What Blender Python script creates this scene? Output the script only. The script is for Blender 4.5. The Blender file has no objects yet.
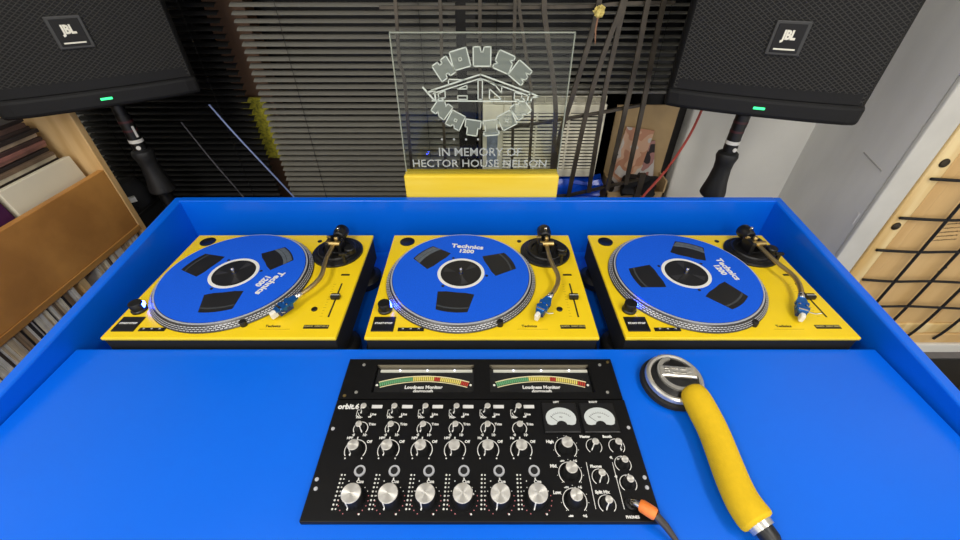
import bpy, bmesh, math, random
from math import sin, cos, pi, radians, hypot, atan2
from mathutils import Vector, Matrix
random.seed(7)
scene = bpy.context.scene
C = scene.collection

# ------------------------------------------------------------------ camera
cam_d = bpy.data.cameras.new('camera')
cam = bpy.data.objects.new('camera', cam_d)
C.objects.link(cam)
cam_d.sensor_width = 36.0
cam_d.lens = 402.0 / 960.0 * 36.0
cam_d.clip_start = 0.02
cam.location = (0, 0, 1.56)
cam.rotation_euler = (radians(90 - 38.9), 0, 0)
scene.camera = cam

# ------------------------------------------------------------------ world, lights, exposure
world = bpy.data.worlds.new('world')
scene.world = world
world.use_nodes = True
world.node_tree.nodes['Background'].inputs[0].default_value = (1.0, 0.97, 0.93, 1)
world.node_tree.nodes['Background'].inputs[1].default_value = 1.0
def area_light(name, loc, size, power, col=(1, 0.96, 0.9), rot=(0, 0, 0)):
    d = bpy.data.lights.new(name, 'AREA')
    d.shape = 'RECTANGLE'; d.size, d.size_y = size; d.energy = power; d.color = col
    o = bpy.data.objects.new(name, d); C.objects.link(o)
    o.location = loc; o.rotation_euler = rot
    return o
for _lx, _ly, _lw in ((-0.80, -0.25, 11), (0.80, -0.25, 11), (0.0, -1.60, 16)):  # unseen overhead lights, added to brighten the side walls and panel
    area_light('added_ceiling_light', (_lx, _ly, 2.415), (0.28, 1.1), _lw)
vs = scene.view_settings
vs.view_transform = 'Standard'
vs.look = 'None'
vs.gamma = 1.0
vs.use_curve_mapping = False
vs.exposure = 0.53

# ------------------------------------------------------------------ materials
def lin(c):
    return tuple(((x / 255) / 12.92 if x / 255 <= 0.04045 else ((x / 255 + 0.055) / 1.055) ** 2.4) for x in c)
MATS = {}
def mat(name, rgb, rough=0.5, metal=0.0, emit=None, estr=0.0, noise=0.0, nscale=30.0, bump=0.0, bscale=200.0,
        coat=0.0, spec=0.5, rgb2=None, stretch=None, aniso=False):
    """procedural principled material; rgb in 0..255 display values; rgb2 is mixed in by noise"""
    if name in MATS: return MATS[name]
    m = bpy.data.materials.new(name); m.use_nodes = True
    nt = m.node_tree; N = nt.nodes; L = nt.links
    b = N['Principled BSDF']
    c = lin(rgb)
    b.inputs['Base Color'].default_value = (*c, 1)
    b.inputs['Roughness'].default_value = rough
    b.inputs['Metallic'].default_value = metal
    b.inputs['Specular IOR Level'].default_value = spec
    b.inputs['Coat Weight'].default_value = coat
    b.inputs['Coat Roughness'].default_value = 0.15
    if emit:
        b.inputs['Emission Color'].default_value = (*lin(emit), 1)
        b.inputs['Emission Strength'].default_value = estr
    tc = N.new('ShaderNodeTexCoord')
    mp = N.new('ShaderNodeMapping')
    L.new(tc.outputs['Object'], mp.inputs['Vector'])
    if stretch: mp.inputs['Scale'].default_value = stretch
    if noise > 0 or rgb2:
        nz = N.new('ShaderNodeTexNoise'); nz.inputs['Scale'].default_value = nscale
        nz.inputs['Detail'].default_value = 5
        L.new(mp.outputs['Vector'], nz.inputs['Vector'])
        mx = N.new('ShaderNodeMix'); mx.data_type = 'RGBA'
        c2 = lin(rgb2) if rgb2 else tuple(x * (1 - noise) for x in c)
        mx.inputs[6].default_value = (*c, 1); mx.inputs[7].default_value = (*c2, 1)
        rp = N.new('ShaderNodeMapRange')
        rp.inputs['From Min'].default_value = 0.35; rp.inputs['From Max'].default_value = 0.65
        L.new(nz.outputs['Fac'], rp.inputs['Value'])
        L.new(rp.outputs['Result'], mx.inputs[0])
        L.new(mx.outputs[2], b.inputs['Base Color'])
    if bump > 0:
        bz = N.new('ShaderNodeTexNoise'); bz.inputs['Scale'].default_value = bscale
        bz.inputs['Detail'].default_value = 3
        L.new(mp.outputs['Vector'], bz.inputs['Vector'])
        bp = N.new('ShaderNodeBump'); bp.inputs['Strength'].default_value = bump; bp.inputs['Distance'].default_value = 0.002
        L.new(bz.outputs['Fac'], bp.inputs['Height']); L.new(bp.outputs['Normal'], b.inputs['Normal'])
    if aniso:
        b.inputs['Anisotropic'].default_value = 0.85
        tg = N.new('ShaderNodeTangent'); tg.direction_type = 'RADIAL'; tg.axis = 'Z'
        L.new(tg.outputs['Tangent'], b.inputs['Tangent'])
    MATS[name] = m
    return m

BLUE = mat('blue_gloss_paint', (3, 101, 226), 0.28, noise=0.05, nscale=3, bump=0.02, bscale=300, spec=0.36)
YEL = mat('yellow_gloss_paint', (240, 206, 26), 0.35, noise=0.03, nscale=20)
BLK = mat('black_plastic', (14, 14, 15), 0.42, noise=0.2, nscale=60)
BLKM = mat('black_matt_rubber', (9, 9, 10), 0.75, noise=0.2, nscale=40)
PANELBLK = mat('black_anodised_panel', (9, 9, 10), 0.5, spec=0.22, noise=0.15, nscale=80, bump=0.02, bscale=900)
PRINT = mat('white_print', (225, 225, 220), 0.6)
REDPRINT = mat('red_print', (200, 120, 125), 0.6)
SILVER = mat('brushed_silver', (214, 212, 204), 0.30, 0.8, noise=0.1, nscale=40)
CAP = mat('turned_aluminium', (226, 224, 216), 0.42, 0.75, aniso=True)
CHROME = mat('chrome', (225, 222, 215), 0.16, 1.0)
BRASS = mat('gold_brass', (196, 170, 110), 0.3, 1.0)
ARM = mat('tonearm_metal', (190, 168, 118), 0.32, 0.9)
CARTBLUE = mat('blue_anodised', (30, 105, 190), 0.32, 0.6, noise=0.2, nscale=200)
WHITE = mat('white_plastic', (228, 226, 215), 0.45)
MATBLUE = mat('blue_felt', (18, 92, 224), 0.85, noise=0.12, nscale=400, bump=0.15, bscale=1500, spec=0.2)
RIM = mat('platter_rim_dark', (74, 73, 72), 0.38, 0.7)
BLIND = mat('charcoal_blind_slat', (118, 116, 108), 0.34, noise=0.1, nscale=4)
BLINDSHADE = mat('shaded_blind_slat', (5, 5, 6), 0.5, noise=0.1, nscale=4)  # near-black colour stands in for the shade on the left blind
IRON = mat('dark_iron', (80, 72, 60), 0.42, 0.3, rgb2=(58, 52, 43), nscale=18, bump=0.2, bscale=120)
WALLP = mat('off_white_wall_paint', (226, 224, 215), 0.7, noise=0.06, nscale=5, bump=0.15, bscale=60)
WALLG = mat('grey_wall_paint', (238, 237, 232), 0.65, rgb2=(224, 223, 218), nscale=7, bump=0.35, bscale=22, stretch=(1, 1, 0.35))
NIGHT = mat('dark_window_glass', (6, 6, 7), 0.25, spec=0.2)
GREEN = mat('green_led', (60, 210, 120), 0.4, emit=(40, 215, 120), estr=1.6)
BLUELED = mat('blue_strobe_lens', (60, 90, 255), 0.3, emit=(40, 70, 255), estr=45.0)
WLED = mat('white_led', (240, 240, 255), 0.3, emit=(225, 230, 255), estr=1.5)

def wood(name, a, b, scale=6, axis='X', rough=0.5):
    if name in MATS: return MATS[name]
    st = {'X': (0.12, 1, 1), 'Y': (1, 0.12, 1), 'Z': (1, 1, 0.12)}[axis]
    return mat(name, a, rough, rgb2=b, nscale=scale * 4, stretch=st, bump=0.08, bscale=90)
BROWN = mat('brown_hardboard', (200, 142, 72), 0.5, rgb2=(166, 114, 56), nscale=7, bump=0.05, bscale=150)
PINE = wood('pale_pine', (222, 188, 134), (200, 162, 106), 8, 'Z')
PINEY = wood('pine_strip', (176, 128, 66), (150, 104, 50), 8, 'Y')
PLY = wood('birch_plywood', (222, 186, 128), (206, 166, 106), 3, 'Z')
STILE = wood('varnished_stile', (240, 216, 160), (214, 176, 108), 5, 'Z', 0.3)
YWOOD = mat('yellow_painted_wood', (240, 204, 40), 0.55, rgb2=(244, 218, 92), nscale=16, stretch=(0.14, 1, 1), bump=0.12, bscale=60)

def grille_mat():
    m = bpy.data.materials.new('perforated_black_grille'); m.use_nodes = True
    nt = m.node_tree; N = nt.nodes; L = nt.links; b = N['Principled BSDF']
    tc = N.new('ShaderNodeTexCoord'); sx = N.new('ShaderNodeSeparateXYZ')
    L.new(tc.outputs['Object'], sx.inputs[0])
    def mth(op, a, bb=None):
        n = N.new('ShaderNodeMath'); n.operation = op
        for i, v in enumerate((a, bb)):
            if v is None: continue
            if isinstance(v, (int, float)): n.inputs[i].default_value = v
            else: L.new(v, n.inputs[i])
        return n.outputs[0]
    K = 2 * pi / 0.0130
    x = mth('MULTIPLY', sx.outputs['X'], K); z = mth('MULTIPLY', sx.outputs['Z'], K * 1.45)
    s1 = mth('SINE', mth('ADD', x, z)); s2 = mth('SINE', mth('SUBTRACT', x, z))
    h = mth('MAXIMUM', s1, s2)
    mr = N.new('ShaderNodeMapRange'); mr.inputs['From Min'].default_value = 0.5; mr.inputs['From Max'].default_value = 0.95
    L.new(h, mr.inputs['Value'])
    mx = N.new('ShaderNodeMix'); mx.data_type = 'RGBA'
    mx.inputs[6].default_value = (*lin((3, 3, 3)), 1); mx.inputs[7].default_value = (*lin((54, 53, 50)), 1)
    L.new(mr.outputs['Result'], mx.inputs[0]); L.new(mx.outputs[2], b.inputs['Base Color'])
    bp = N.new('ShaderNodeBump'); bp.inputs['Strength'].default_value = 0.6; bp.inputs['Distance'].default_value = 0.003
    L.new(mr.outputs['Result'], bp.inputs['Height']); L.new(bp.outputs['Normal'], b.inputs['Normal'])
    b.inputs['Roughness'].default_value = 0.6; b.inputs['Specular IOR Level'].default_value = 0.3
    return m
GRILLE = grille_mat()

def glass_mat(name, rough=0.02):
    m = bpy.data.materials.new(name); m.use_nodes = True
    nt = m.node_tree; N = nt.nodes; L = nt.links
    N.remove(N['Principled BSDF'])
    tr = N.new('ShaderNodeBsdfTransparent'); tr.inputs[0].default_value = (0.93, 0.95, 0.93, 1)
    gl = N.new('ShaderNodeBsdfGlossy'); gl.inputs['Roughness'].default_value = rough
    fr = N.new('ShaderNodeFresnel'); fr.inputs[0].default_value = 1.28
    mx = N.new('ShaderNodeMixShader')
    L.new(fr.outputs[0], mx.inputs[0]); L.new(tr.outputs[0], mx.inputs[1]); L.new(gl.outputs[0], mx.inputs[2])
    L.new(mx.outputs[0], N['Material Output'].inputs['Surface'])
    return m
ACRYL = glass_mat('clear_acrylic')
def frost_mat(name, alpha, col):
    m = bpy.data.materials.new(name); m.use_nodes = True
    nt = m.node_tree; N = nt.nodes; L = nt.links
    b = N['Principled BSDF']; b.inputs['Base Color'].default_value = (*lin(col), 1); b.inputs['Roughness'].default_value = 0.7
    b.inputs['Alpha'].default_value = alpha
    return m
FROST = frost_mat('frosted_engraving', 0.9, (206, 214, 200))
FROSTDIM = frost_mat('light_frosted_engraving', 0.5, (150, 160, 148))
FROSTTXT = frost_mat('engraved_lettering', 0.6, (188, 194, 190))
ACEDGE = frost_mat('acrylic_cut_edge', 0.75, (160, 166, 150))

# ------------------------------------------------------------------ mesh helpers
class MB:
    def __init__(s): s.bm = bmesh.new(); s.sm = []
    def faces(s, vs, fs, smooth=False):
        V = [s.bm.verts.new(v) for v in vs]
        for f in fs:
            try:
                fc = s.bm.faces.new([V[i] for i in f]); fc.smooth = smooth
            except ValueError: pass
        return V
    def box(s, x0, x1, y0, y1, z0, z1, bev=0.0, seg=2, M=None):
        r = bmesh.ops.create_cube(s.bm, size=1.0)
        for v in r['verts']:
            v.co = Vector((x0 + (v.co.x + .5) * (x1 - x0), y0 + (v.co.y + .5) * (y1 - y0), z0 + (v.co.z + .5) * (z1 - z0)))
        vs = r['verts']
        if bev > 0:
            es = list({e for v in vs for e in v.link_edges})
            g = bmesh.ops.bevel(s.bm, geom=es, offset=bev, segments=seg, profile=0.5, affect='EDGES')
            vs = list({v for f in g['faces'] for v in f.verts})
        if M is not None:
            for v in vs: v.co = M @ v.co
        return s
    def lathe(s, prof, seg=24, c=(0, 0, 0), M=None, smooth=True):
        """prof: list of (r,z)"""
        vs, fs = [], []
        n = len(prof)
        for (r, z) in prof:
            for k in range(seg):
                a = 2 * pi * k / seg
                p = Vector((r * cos(a), r * sin(a), z))
                if M is not None: p = M @ p
                vs.append((p[0] + c[0], p[1] + c[1], p[2] + c[2]))
        for i in range(n - 1):
            for k in range(seg):
                k2 = (k + 1) % seg
                fs.append((i * seg + k, i * seg + k2, (i + 1) * seg + k2, (i + 1) * seg + k))
        V = s.faces(vs, fs, smooth)
        for i, flip in ((0, True), (n - 1, False)):
            if prof[i][0] > 1e-5:
                ring = V[i * seg:(i + 1) * seg]
                try: s.bm.faces.new(ring[::-1] if flip else ring)
                except ValueError: pass
        return s
    def tube(s, pts, rad, seg=8, smooth=True, flat=1.0):
        pts = [Vector(p) for p in pts]
        n = len(pts)
        rr = rad if isinstance(rad, (list, tuple)) else [rad] * n
        rings = []
        up0 = Vector((0, 0, 1))
        for i, p in enumerate(pts):
            t = (pts[min(i + 1, n - 1)] - pts[max(i - 1, 0)]).normalized()
            u = up0 if abs(t.z) < 0.9 else Vector((0, 1, 0))
            a = t.cross(u).normalized(); b = a.cross(t).normalized()
            off = pi / 4 if seg == 4 else 0
            rings.append([p + (a * cos(2 * pi * k / seg + off) + b * sin(2 * pi * k / seg + off) * flat) * rr[i] for k in range(seg)])
        vs = [v for r in rings for v in r]
        fs = [(i * seg + k, i * seg + (k + 1) % seg, (i + 1) * seg + (k + 1) % seg, (i + 1) * seg + k) for i in range(n - 1) for k in range(seg)]
        V = s.faces(vs, fs, smooth)
        for ring, fl in ((V[:seg], False), (V[-seg:], True)):
            try: s.bm.faces.new(ring[::-1] if fl else ring)
            except ValueError: pass
        return s
    def prism(s, poly, z0, z1, M=None, smooth=False):
        n = len(poly)
        vs = [Vector((x, y, z0)) for x, y in poly] + [Vector((x, y, z1)) for x, y in poly]
        if M is not None: vs = [M @ v for v in vs]
        fs = [tuple(range(n))[::-1], tuple(range(n, 2 * n))] + [(i, (i + 1) % n, n + (i + 1) % n, n + i) for i in range(n)]
        s.faces(vs, fs, smooth); return s
    def disc(s, r, z0, z1, c=(0, 0), seg=32):
        return s.lathe([(r, z0), (r, z1)], seg, (c[0], c[1], 0), smooth=False)
    def ring(s, r0, r1, z0, z1, c=(0, 0), a0=0, a1=2 * pi, seg=40):
        full = abs(a1 - a0 - 2 * pi) < 1e-6
        n = seg if full else seg + 1
        vs = []
        for k in range(n):
            a = a0 + (a1 - a0) * k / seg
            for (r, z) in ((r0, z0), (r1, z0), (r1, z1), (r0, z1)):
                vs.append((c[0] + r * cos(a), c[1] + r * sin(a), z))
        fs = []
        for k in range(seg):
            k2 = (k + 1) % n
            for j in range(4): fs.append((k * 4 + j, k * 4 + (j + 1) % 4, k2 * 4 + (j + 1) % 4, k2 * 4 + j))
        if not full:
            fs.append((0, 3, 2, 1)); fs.append((n * 4 - 4, n * 4 - 3, n * 4 - 2, n * 4 - 1))
        s.faces(vs, fs); return s
    def mesh(s, name, m):
        bmesh.ops.recalc_face_normals(s.bm, faces=s.bm.faces)
        for e in s.bm.edges:
            if len(e.link_faces) == 2 and e.calc_face_angle(0) > radians(38): e.smooth = False
        me = bpy.data.meshes.new(name); s.bm.to_mesh(me); s.bm.free()
        if m: me.materials.append(m)
        return me
    def build(s, name, m, parent=None, loc=(0, 0, 0), rot=(0, 0, 0)):
        return link(name, s.mesh(name, m), parent, loc, rot)
def link(name, me, parent=None, loc=(0, 0, 0), rot=(0, 0, 0)):
    o = bpy.data.objects.new(name, me); C.objects.link(o)
    o.location = loc; o.rotation_euler = rot
    if parent: o.parent = parent
    return o
def tag(o, label, cat, group=None, kind=None):
    o['label'] = label; o['category'] = cat
    if group: o['group'] = group
    if kind: o['kind'] = kind
    return o
def thing(name, label, cat, loc=(0, 0, 0), rz=0.0, group=None):
    o = bpy.data.objects.new(name, None); C.objects.link(o)
    o.empty_display_size = 0.05
    o.location = loc; o.rotation_euler = (0, 0, rz)
    return tag(o, label, cat, group)
def struct(o, label=None, cat=None):
    o['kind'] = 'structure'
    if label: o['label'] = label
    if cat: o['category'] = cat
    return o
def stuff(o): o['kind'] = 'stuff'; return o
def copy_tree(o, parent=None):
    c = o.copy(); C.objects.link(c); c.parent = parent
    for ch in KIDS(o): copy_tree(ch, c)
    return c
def KIDS(o): return [x for x in list(C.objects) if x.parent == o]
def text(name, s, size, m, parent, loc, rot=(0, 0, 0), depth=0.0003, bold=0.0, sx=1.0, space=1.0, align='CENTER'):
    cu = bpy.data.curves.new('lettering', 'FONT')
    cu.body = s; cu.size = size; cu.extrude = depth; cu.offset = bold; cu.resolution_u = 2
    cu.align_x = align; cu.align_y = 'CENTER'; cu.space_character = space
    t = bpy.data.objects.new('lettering_tmp', cu); C.objects.link(t)
    dg = bpy.context.evaluated_depsgraph_get()
    me = bpy.data.meshes.new_from_object(t.evaluated_get(dg))
    bpy.data.objects.remove(t); bpy.data.curves.remove(cu)
    if sx != 1.0:
        for v in me.vertices: v.co.x *= sx
    me.materials.clear(); me.materials.append(m)
    return link(name, me, parent, loc, rot)

# ================================================================== THE SETTING
m = MB(); m.box(-2.2, 2.6, -2.6, 1.7, -0.05, 0)
struct(m.build('floor', mat('dark_floor_boards', (58, 48, 40), 0.5, rgb2=(44, 37, 31), nscale=12, stretch=(1, 0.1, 1))), 'dark floor of the room', 'floor')
m = MB(); m.box(-2.2, 2.6, -2.6, 1.7, 2.45, 2.5)
struct(m.build('ceiling', mat('ceiling_paint', (228, 226, 220), 0.8, noise=0.05)), 'pale painted ceiling of the room', 'ceiling')
WX0, WX1, WZ0, WZ1 = -1.42, 0.735, 0.62, 2.0
m = MB()
m.box(-2.2, WX0, 1.42, 1.56, 0, 2.45); m.box(WX1, 1.30, 1.42, 1.56, 0, 2.45, 0.008)
m.box(WX0, WX1, 1.42, 1.56, 0, WZ0); m.box(WX0, WX1, 1.42, 1.56, WZ1, 2.45)
wb = struct(m.build('wall_back', WALLP), 'off white wall behind the speakers with the wide window in it', 'wall')
m = MB(); m.prism([(1.122, 1.02), (1.19, 1.02), (1.30, 1.42), (1.18, 1.42)], 0, 2.45)
wr = struct(m.build('wall_right', WALLG), 'scuffed grey painted wall beside the netted wood panel', 'wall')
m = MB(); m.box(1.120, 1.192, 1.004, 1.0195, 0, 2.45, 0.004)
struct(m.build('trim_1', mat('trim_paint', (202, 200, 191), .7, noise=.08, nscale=12)), 'off white upright trim board between grey wall and wood panel', 'trim')
m = MB(); m.box(-1.62, -1.55, -0.25, 1.42, 0, 2.45)
struct(m.build('wall_left', WALLP), 'dim wall behind the record shelf', 'wall')
m = MB(); m.box(2.45, 2.52, -0.25, 1.02, 0, 2.45)
struct(m.build('wall_side', WALLP), 'off white side wall at the far end of the wood panel', 'wall')
# chips and scratches on the grey wall
WA = atan2(1.18 - 1.122, 1.42 - 1.02)
for nm, t_, z, w, h, tl, mm in (('paint_chip', .035, .925, .010, .035, 0, mat('bare_plaster', (232, 230, 224), .8)), ('wall_scratch', .20, 1.075, .10, .004, 8, mat('scratch_grey', (178, 176, 171), .8))):
    m = MB(); m.box(-.0012, .0005, -w / 2, w / 2, -h / 2, h / 2)
    m.build(nm, mm, wr, (1.122 + .058 * t_, 1.02 + .40 * t_, z), (radians(tl), 0, -WA))
# window: pane, mullions
wn = link('window_1', None); struct(wn, 'wide dark night window behind the blinds', 'window')
m = MB(); m.box(WX0, WX1, 1.535, 1.54, WZ0, WZ1); m.build('pane', NIGHT, wn)
WOODFR = mat('brown_window_wood', (92, 66, 44), 0.6, rgb2=(70, 48, 32), nscale=10, stretch=(1, 1, 0.2))
DARKFR = mat('dark_window_frame', (38, 34, 30), 0.6, noise=0.2)
for nm, x0, x1, mm in (('mullion', -0.85, -0.725, WOODFR), ('mullion', -0.10, -0.015, DARKFR), ('frame_stile', WX0, WX0 + 0.04, DARKFR), ('frame_stile', WX1 - 0.04, WX1, DARKFR)):
    m = MB(); m.box(x0, x1, 1.47, 1.534, WZ0, WZ1); m.build(nm, mm, wn)
m = MB(); m.box(WX0, WX1, 1.40, 1.534, WZ0 - 0.03, WZ0); m.build('window_sill', WALLP, wn)

# ================================================================== BLUE BOOTH
WT = 0.95                                    # worktop height
booth = thing('dj_booth', 'glossy blue painted DJ booth desk with raised rim around the turntables', 'desk', (0, 0.5, 0))
def bpart(name, mb, mm=BLUE, parent=booth): return mb.build(name, mm, parent, (0, -0.5, 0))
IX0, IX1 = -0.785, 0.768
m = MB()                                     # worktop with the rack cut-out
HX0, HX1, HY0, HY1 = -0.228, 0.230, 0.212, 0.472
YB = 0.512
_o = [(IX0, .03), (IX1, .03), (IX1, YB), (IX0, YB)]; _h = [(HX0, HY0), (HX1, HY0), (HX1, HY1), (HX0, HY1)]
_v = [(x, y, z) for z in (WT, WT - .022) for loop in (_o, _h) for (x, y) in loop]
_f = []
for k in range(4):
    q = (k + 1) % 4
    _f += [(k, q, 4 + q, 4 + k), (8 + q, 8 + k, 12 + k, 12 + q), (q, k, 8 + k, 8 + q), (4 + k, 4 + q, 12 + q, 12 + k)]
m.faces(_v, _f)
wt = bpart('worktop', m)
bv = wt.modifiers.new('bevel', 'BEVEL'); bv.width = 0.003; bv.segments = 2; bv.limit_method = 'ANGLE'
m = MB(); m.box(IX0, IX1, YB - 0.02, YB - 0.002, 0.86, WT - 0.022); bpart('well_front', m)
m = MB(); m.box(IX0, IX1, YB - 0.02, 0.937, 0.852, 0.870); bpart('well_floor', m)
for sx in (-1, 1):                           # sloping side panels
    xi = IX0 if sx < 0 else IX1
    xo = xi + sx * 0.023
    zt = lambda y: 1.036 - (0.94 - y) * 0.094
    prof = [(0.02, 0.02), (0.958, 0.02), (0.958, zt(0.955)), (0.02, zt(0.02))]
    m = MB()
    fl = lambda x, z: x + sx * (.012 if sx > 0 else .006) * max(0, (z - .87) / .17)
    vs = [(fl(x, z), y, z) for x in (min(xi, xo), max(xi, xo)) for (y, z) in prof]
    m.faces(vs, [(0, 1, 2, 3), (7, 6, 5, 4), (0, 4, 5, 1), (1, 5, 6, 2), (2, 6, 7, 3), (3, 7, 4, 0)])
    o = bpart('side_panel', m)
    bv = o.modifiers.new('bevel', 'BEVEL'); bv.width = 0.004; bv.segments = 3
m = MB(); m.box(IX0 - .010, IX1 + .014, 0.937, 0.958, 0.02, 1.0378, 0.003, 3); bpart('back_panel', m)
m = MB(); m.box(-0.19, 0.195, 0.958, 1.008, 1.0, 1.018); bpart('back_ledge', m)
m = MB(); m.box(IX0, IX1, 0.03, 0.05, 0.02, WT - 0.022); bpart('front_panel', m)
for x in (-0.76, 0.74):
    for y in (0.08, 0.9):
        m = MB(); m.box(x - 0.03, x + 0.03, y - 0.03, y + 0.03, 0, 0.02); bpart('foot', m, BLKM)

# ================================================================== TURNTABLES
ZP = 0.104                                   # plate top above the feet
def dial_profile(r, h, b=0.001): return [(r, 0), (r, h - b), (r - b, h), (0.0001, h)]
def make_turntable():
    t = thing('turntable', 'x', 'turntable', (0, 0, 0), 0, 'yellow turntables in the booth')
    P = lambda name, mb, mm, par=t, loc=(0, 0, 0), rot=(0, 0, 0): mb.build(name, mm, par, loc, rot)
    m = MB(); m.box(-.2265, .2265, 0, .353, ZP - .0075, ZP, .002); P('top_plate', m, YEL)
    m = MB(); m.box(-.2245, .2245, .002, .351, .030, ZP - .0077, .003); P('rubber_base', m, BLKM)
    for x in (-.203, .203):
        for y in (.055, .285):
            m = MB(); m.lathe([(.036, 0), (.043, .004), (.044, .022), (.038, .027), (.030, .0298)], 28); P('foot', m, BLK, loc=(x, y, 0))
    # platter
    px, py = -.0460, .177
    m = MB(); m.lathe([(.150, .001), (.1665, .001), (.1668, .0022), (.1655, .004), (.1558, .0138), (.1545, .0145), (.02, .0145)], 96)
    pl = P('platter', m, RIM, loc=(px, py, ZP))
    m = MB()
    for row, (r, z, sc) in enumerate(((.1643, .0052, 1.0), (.1617, .0078, 1.0), (.1591, .0104, 1.0))):
        n = 132
        for k in range(n):
            a = 2 * pi * (k + 0.5 * (row % 2)) / n
            M = Matrix.Rotation(a, 4, 'Z') @ Matrix.Translation((r, 0, z)) @ Matrix.Rotation(radians(44), 4, 'Y')
            m.box(-.0005, .0007, -.0027, .0027, -.0013, .0013, M=M)
    stuff(P('strobe_dot', m, mat('pale_alloy', (196, 198, 202), .35, .3), pl))
    m = MB(); m.ring(.1526, .1556, .0138, .0152, seg=96); P('bright_edge', m, mat('pale_alloy', (196, 198, 202), .35, .3), pl)
    m = MB(); m.lathe([(.0036, .0145), (.0036, .029), (.0025, .031), (.0001, .0312)], 14); P('spindle', m, CHROME, pl)
    # strobe pillar with blue lens
    m = MB(); m.lathe([(.0145, 0), (.0145, .004), (.0125, .006), (.0125, .020), (.0115, .0215), (.0001, .0215)], 24)
    sp = P('strobe_pillar', m, BLK, loc=(-.199, .076, ZP))
    m = MB(); m.box(.0108, .0136, -.0065, .0065, .008, .0175, .001, M=Matrix.Rotation(radians(28), 4, 'Z')); P('blue_lens', m, BLUELED, sp)
    # start/stop, speed buttons, target light
    m = MB(); m.box(-.022, .022, -.0195, .0195, -.0005, .0022, .001); ss = P('start_stop_button', m, BLK, loc=(-.195, .036, ZP))
    text('lettering', 'START·STOP', .0062, PRINT, ss, (0, .001, .00235), bold=.0002)
    m = MB(); m.box(-.0255, .0255, -.0045, .0045, -.0005, .0012); sb = P('speed_strip', m, BLK, loc=(-.139, .022, ZP))
    for k, s_ in enumerate(('33', '45', '78')):
        m = MB(); m.box(-.0062, .0062, -.0032, .0032, 0, .0022, .0006); q = P('speed_button', m, BLKM, sb, (-.0155 + .0155 * k, 0, .0005))
        text('lettering', s_, .0042, PRINT, q, (0, 0, .0024))
    m = MB(); m.lathe([(.0065, 0), (.0065, .010), (.0055, .012), (.0001, .012)], 16); P('target_light', m, BLK, loc=(.036, .034, ZP))
    m = MB(); m.lathe([(.0185, -.0005), (.0185, .0012), (.0165, .0012), (.015, .0004), (.0001, .0004)], 28); P('adaptor_well', m, BLK, loc=(-.188, .322, ZP))
    m = MB(); m.lathe([(.0055, 0), (.0055, .001), (.0001, .001)], 16); P('screw_cover', m, BLK, loc=(.096, .324, ZP))
    m = MB(); m.lathe([(.0062, 0), (.0062, .0022), (.0052, .003), (.0001, .003)], 16); P('reset_button', m, BLK, loc=(.161, .078, ZP))
    # pitch fader
    m = MB(); m.box(-.0016, .0016, -.052, .052, -.0004, .0006); ps = P('pitch_slot', m, BLKM, loc=(.196, .108, ZP))
    m = MB(); m.box(-.0095, .0095, -.006, .006, .0006, .010, .0015); fd = P('fader_knob', m, BLK, ps, (0, .004, 0))
    m = MB(); m.box(-.0095, .0095, -.0006, .0006, .0098, .0103); P('fader_line', m, PRINT, fd)
    m = MB()
    for k in range(13):
        L_ = .006 if k % 3 == 0 else .0035
        m.box(-.0155 - L_ / 2, -.0155 + L_ / 2, -.0495 + .00825 * k - .0003, -.0495 + .00825 * k + .0003, .0002, .0004)
    stuff(P('scale_tick', m, mat('olive_print', (150, 124, 20), 0.6), ps))
    m = MB(); m.box(-.0095, .0095, -.0025, .0025, 0, .001); P('pitch_lamp', m, BLK, loc=(.196, .190, ZP))
    m = MB(); m.box(-.0245, .0245, -.0048, .0048, 0, .001); npl = P('name_plate', m, mat('dark_badge', (46, 40, 22), .4), loc=(.180, .029, ZP))
    text('lettering', 'QUARTZ   DIRECT DRIVE', .0042, mat('badge_print', (210, 196, 120), .5), npl, (0, .001, .0012))
    text('lettering', 'Technics', .0085, mat('dark_print', (70, 58, 8), .6), t, (.094, .031, ZP + .0003), bold=.0002)
    m = MB(); m.box(.070, .130, .0228, .0233, ZP, ZP + .0003); P('maker_line', m, mat('olive_print', (150, 124, 20), .6))
    # tonearm
    ax, ay = .1555, .276
    m = MB(); m.lathe([(.060, 0), (.060, .004), (.057, .0062), (.050, .0062), (.0495, .0075), (.048, .0082), (.045, .0085), (.0445, .0125), (.043, .014), (.034, .014), (.032, .010), (.0001, .010)], 48)
    tb = P('tonearm_base', m, BLK, loc=(ax, ay, ZP))
    m = MB(); m.ring(.0495, .0545, .0066, .0078, a0=.6, a1=2.3, seg=16); m.ring(.0495, .0545, .0066, .0078, a0=3.4, a1=5.3, seg=18); P('base_rib', m, BLKM, tb)
    m = MB(); m.lathe([(.013, 0), (.013, .012), (.011, .014), (.0001, .014)], 20); P('antiskate_dial', m, BLK, tb, (.036, -.014, .012))
    m = MB(); m.box(-.003, .003, -.003, .003, 0, .03); m.box(-.009, .009, -.0035, .0035, .028, .034, .001); P('arm_rest', m, BLK, tb, (.031, -.047, 0))
    arm = link('tonearm', None, t, (ax, ay, ZP - .013))
    m = MB(); m.box(-.020, -.009, -.018, .020, .020, .052, .003); m.box(.009, .018, -.016, .012, .020, .048, .002); m.box(-.018, .018, -.016, .016, .016, .026, .002)
    m.build('gimbal_yoke', BLK, arm)
    m = MB(); m.lathe([(.0062, -.016), (.0062, .016)], 14, (0, -.010, .047), Matrix.Rotation(pi / 2, 4, 'Y')); m.lathe([(.0055, .030), (.0055, .054), (.004, .056), (.0001, .056)], 14, (.001, .006, 0))
    m.box(-.022, -.012, .006, .012, .050, .055, .001); m.build('pivot_bearing', BRASS, arm)
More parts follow.
